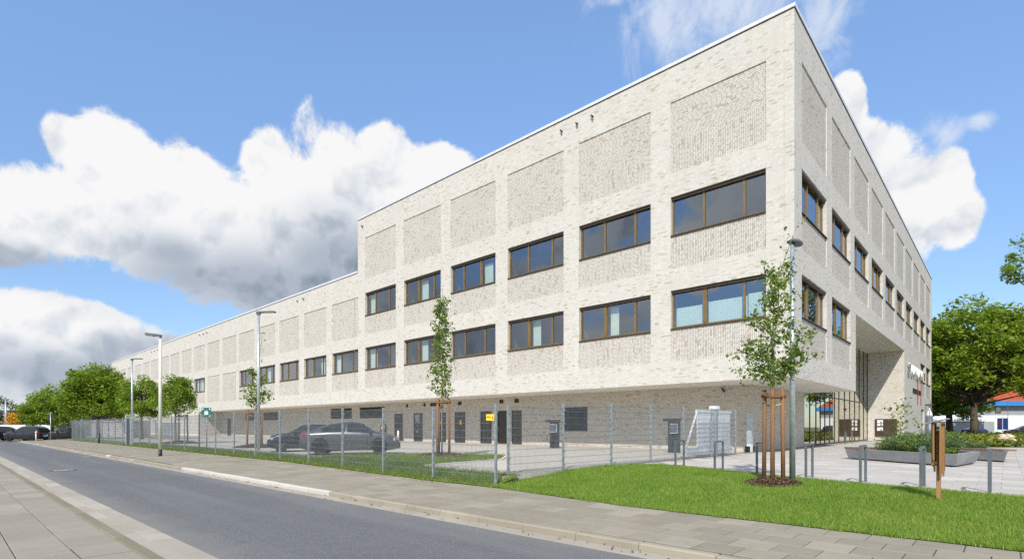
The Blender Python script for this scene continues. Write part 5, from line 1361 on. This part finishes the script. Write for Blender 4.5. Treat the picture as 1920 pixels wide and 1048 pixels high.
# ------------------------------------------------------------------ far buildings
fb = thing('far_shop', 'white two storey shop with blue fascia and red tiled roof', 'building', (78, 112, 0), 0)
b = MB(); b.box(0, 52.0, 0, 14, 0, 2.9); b.build('lower_wall', 'wall_white', fb)
b = MB(); b.box(0, 52.0, 0.05, 14, 2.9, 4.0); b.build('white_band', 'wall_white', fb)
b = MB(); b.box(0, 52.0, 0.02, 14, 4.0, 5.9); b.build('upper_wall', 'wall_grey', fb)
b = MB(); b.box(-.3, 52.3, -1.1, 14.2, 5.9, 6.9); b.build('fascia', 'fascia_blue', fb)
b = MB(); b.poly([(-.4, -.6, 6.9), (52.4, -.6, 6.9), (52.4, 7, 11.4), (-.4, 7, 11.4)]); b.poly([(52.4, 14.4, 6.9), (-.4, 14.4, 6.9), (-.4, 7, 11.4), (52.4, 7, 11.4)]); b.poly([(52.4, -.6, 6.9), (52.4, 14.4, 6.9), (52.4, 7, 11.4)]); rf = b.build('roof', 'roof_red', fb)
for r_ in range(14):
    s_ = MB(); f = r_ / 14; y, z = lerp(-.6, 7, f), lerp(6.9, 11.4, f); s_.box(-.4, 52.4, y - .03, y + .05, z + .02, z + .07); s_.build('tile_row', 'roof_red', rf)
for x, z0, z1, w in ((23.6, 4.4, 5.7, 1.2), (13.0, 4.4, 5.7, 1.2), (4.0, 4.4, 5.7, 1.2), (16.0, 2.95, 3.3, 1.9)):
    b = MB(); b.box(x, x + w, -.06, .01, z0, z1); wn = b.build('window', 'charcoal', fb); b = MB(); b.quad((x + .08, -.065, z0 + .08), (x + w - .08, -.065, z0 + .08), (x + w - .08, -.065, z1 - .08), (x + .08, -.065, z1 - .08)); b.build('pane', 'glass', wn)
b = MB(); b.box(9.0, 18.6, -3.0, -.02, 0, 2.6); b.build('annex', 'wall_grey', fb); b = MB(); b.box(8.8, 18.8, -3.2, 0, 2.6, 3.1); b.build('annex_fascia', 'wall_white', fb)
b = MB(); b.box(20.9, 23.4, -.05, .0, 0, 2.6); b.build('gate', 'wall_grey', fb)
for k, x in enumerate((0, 1.05)):
    t = thing('banner_flag', ['blue banner with red mark before the far shop', 'plain blue banner right of the marked one before the far shop'][k], 'banner', (90.2 + x, 98.0, 0), 0, 'blue banners before the shop')
    b = MB(); b.cyl((0, 0, -.3), (0, 0, 6.2 if k else 3.3), .035, None, 8); b.build('pole', 'galv', t)
    b = MB(); b.box(-.92, -.03, -.01, .01, 1.0, 3.1); cl = b.build('cloth', 'sign_blue', t)
    if k == 0:
        b = MB(); b.tube([(-.48, -.014, 2.2), (-.48, -.018, 2.2)], .33, 16, 0, True, False); b.build('mark', 'sign_red', cl)
fh = thing('far_hall', 'low far hall with dark roof beyond the road end', 'building', (-175, 170, -.7), 0)
b = MB(); b.box(0, 40, 0, 20, 0, 4.5); b.build('wall', 'wall_grey', fh); b = MB(); b.prism([(-.5, -.5), (40.5, -.5), (40.5, 20.5), (-.5, 20.5)], 4.5, 7.6, 1.5); b.build('roof', 'roof_dark', fh)
for k in range(6):
    b = MB(); b.box(3 + k * 6, 6 + k * 6, -.05, .0, 1.5, 3.2); b.build('window', 'charcoal', fh)
cn = thing('container', 'pale container with blue panels beyond the far fence end', 'container', (-52.5, 66.5, 0), R(8))
b = MB(); b.box(0, 5.6, 0, 2.4, 0.05, 2.3); b.build('body', 'lamp_cream', cn)
for k in range(4):
    b = MB(); b.box(.3 + k * 1.3, 1.2 + k * 1.3, -.02, -.002, .5, 1.5); b.build('panel', 'white_gate', cn)
b = MB(); b.box(0, 5.6, -.02, -.001, 2.0, 2.12); b.build('rail', 'roof_red', cn)
hf = thing('hoarding', 'pale grey panel fence behind the black parked cars', 'fence', (-92, 80, -.2), R(-9))
for k in range(16):
    b = MB(); b.box(k * 2.5 + .03, k * 2.5 + 2.47, 0, .04, 0, 2.0); b.build('panel', 'wall_white', hf)
ig = thing('yard_gate', 'pale grey barred gate in the yard behind the long fence', 'gate', (-38.9, 58.0, PZ), R(0))
b = MB(); b.box(0, 2.8, -.04, .04, 1.6, 1.72); b.box(0, 2.8, -.04, .04, 0.1, 0.22); b.build('frame', 'white_gate', ig)
for k in range(18):
    b = MB(); b.box(.05 + k * .155, .14 + k * .155, -.02, .02, .22, 1.6); b.build('bar', 'white_gate', ig)

# ------------------------------------------------------------------ dry leaves and grit in the gutters, weeds along fence and kerb
n = 420; l_ = RNG.random(n) * 40 - 4; r_ = np.where(RNG.random(n) < .6, -19.80 + RNG.normal(size=n) * .10, -16.6 + RNG.normal(size=n) * .16)
zz = np.where(r_ < -19.6, -0.075, np.array([walk_z(a_, c_) for a_, c_ in zip(r_, l_)]) + .018)
o = raw_mesh('leaf_litter', leaf_quads(np.stack([r_, l_, zz], 1), .05, 1.6, .5), 4, 'mulch_chip'); o.location = C0; o.rotation_euler = (0, 0, ROT)
tag(o, 'small dry leaves and grit along gutter and pavement edge', 'leaf litter', None, 'stuff')
cl = []
for k in range(60):
    if k < 60: r0, l0, z0 = -16.42 + RNG.normal() * .05, RNG.random() * 58 + 3, 0
    else: r0, l0, z0 = -19.46 + RNG.normal() * .02, RNG.random() * 45 - 4, 0
    z0 = walk_z(r0, l0); m_ = int(18 + RNG.random() * 40); cl.append(np.stack([r0 + RNG.normal(size=m_) * .06, l0 + RNG.normal(size=m_) * .10, np.full(m_, z0)], 1))
o = blades('weeds', np.concatenate(cl), .04, .16, .008, 'grass_rough', None, 1.2); o.location = C0; o.rotation_euler = (0, 0, ROT)
tag(o, 'tufts of weeds along the foot of the long fence', 'weeds', None, 'stuff')
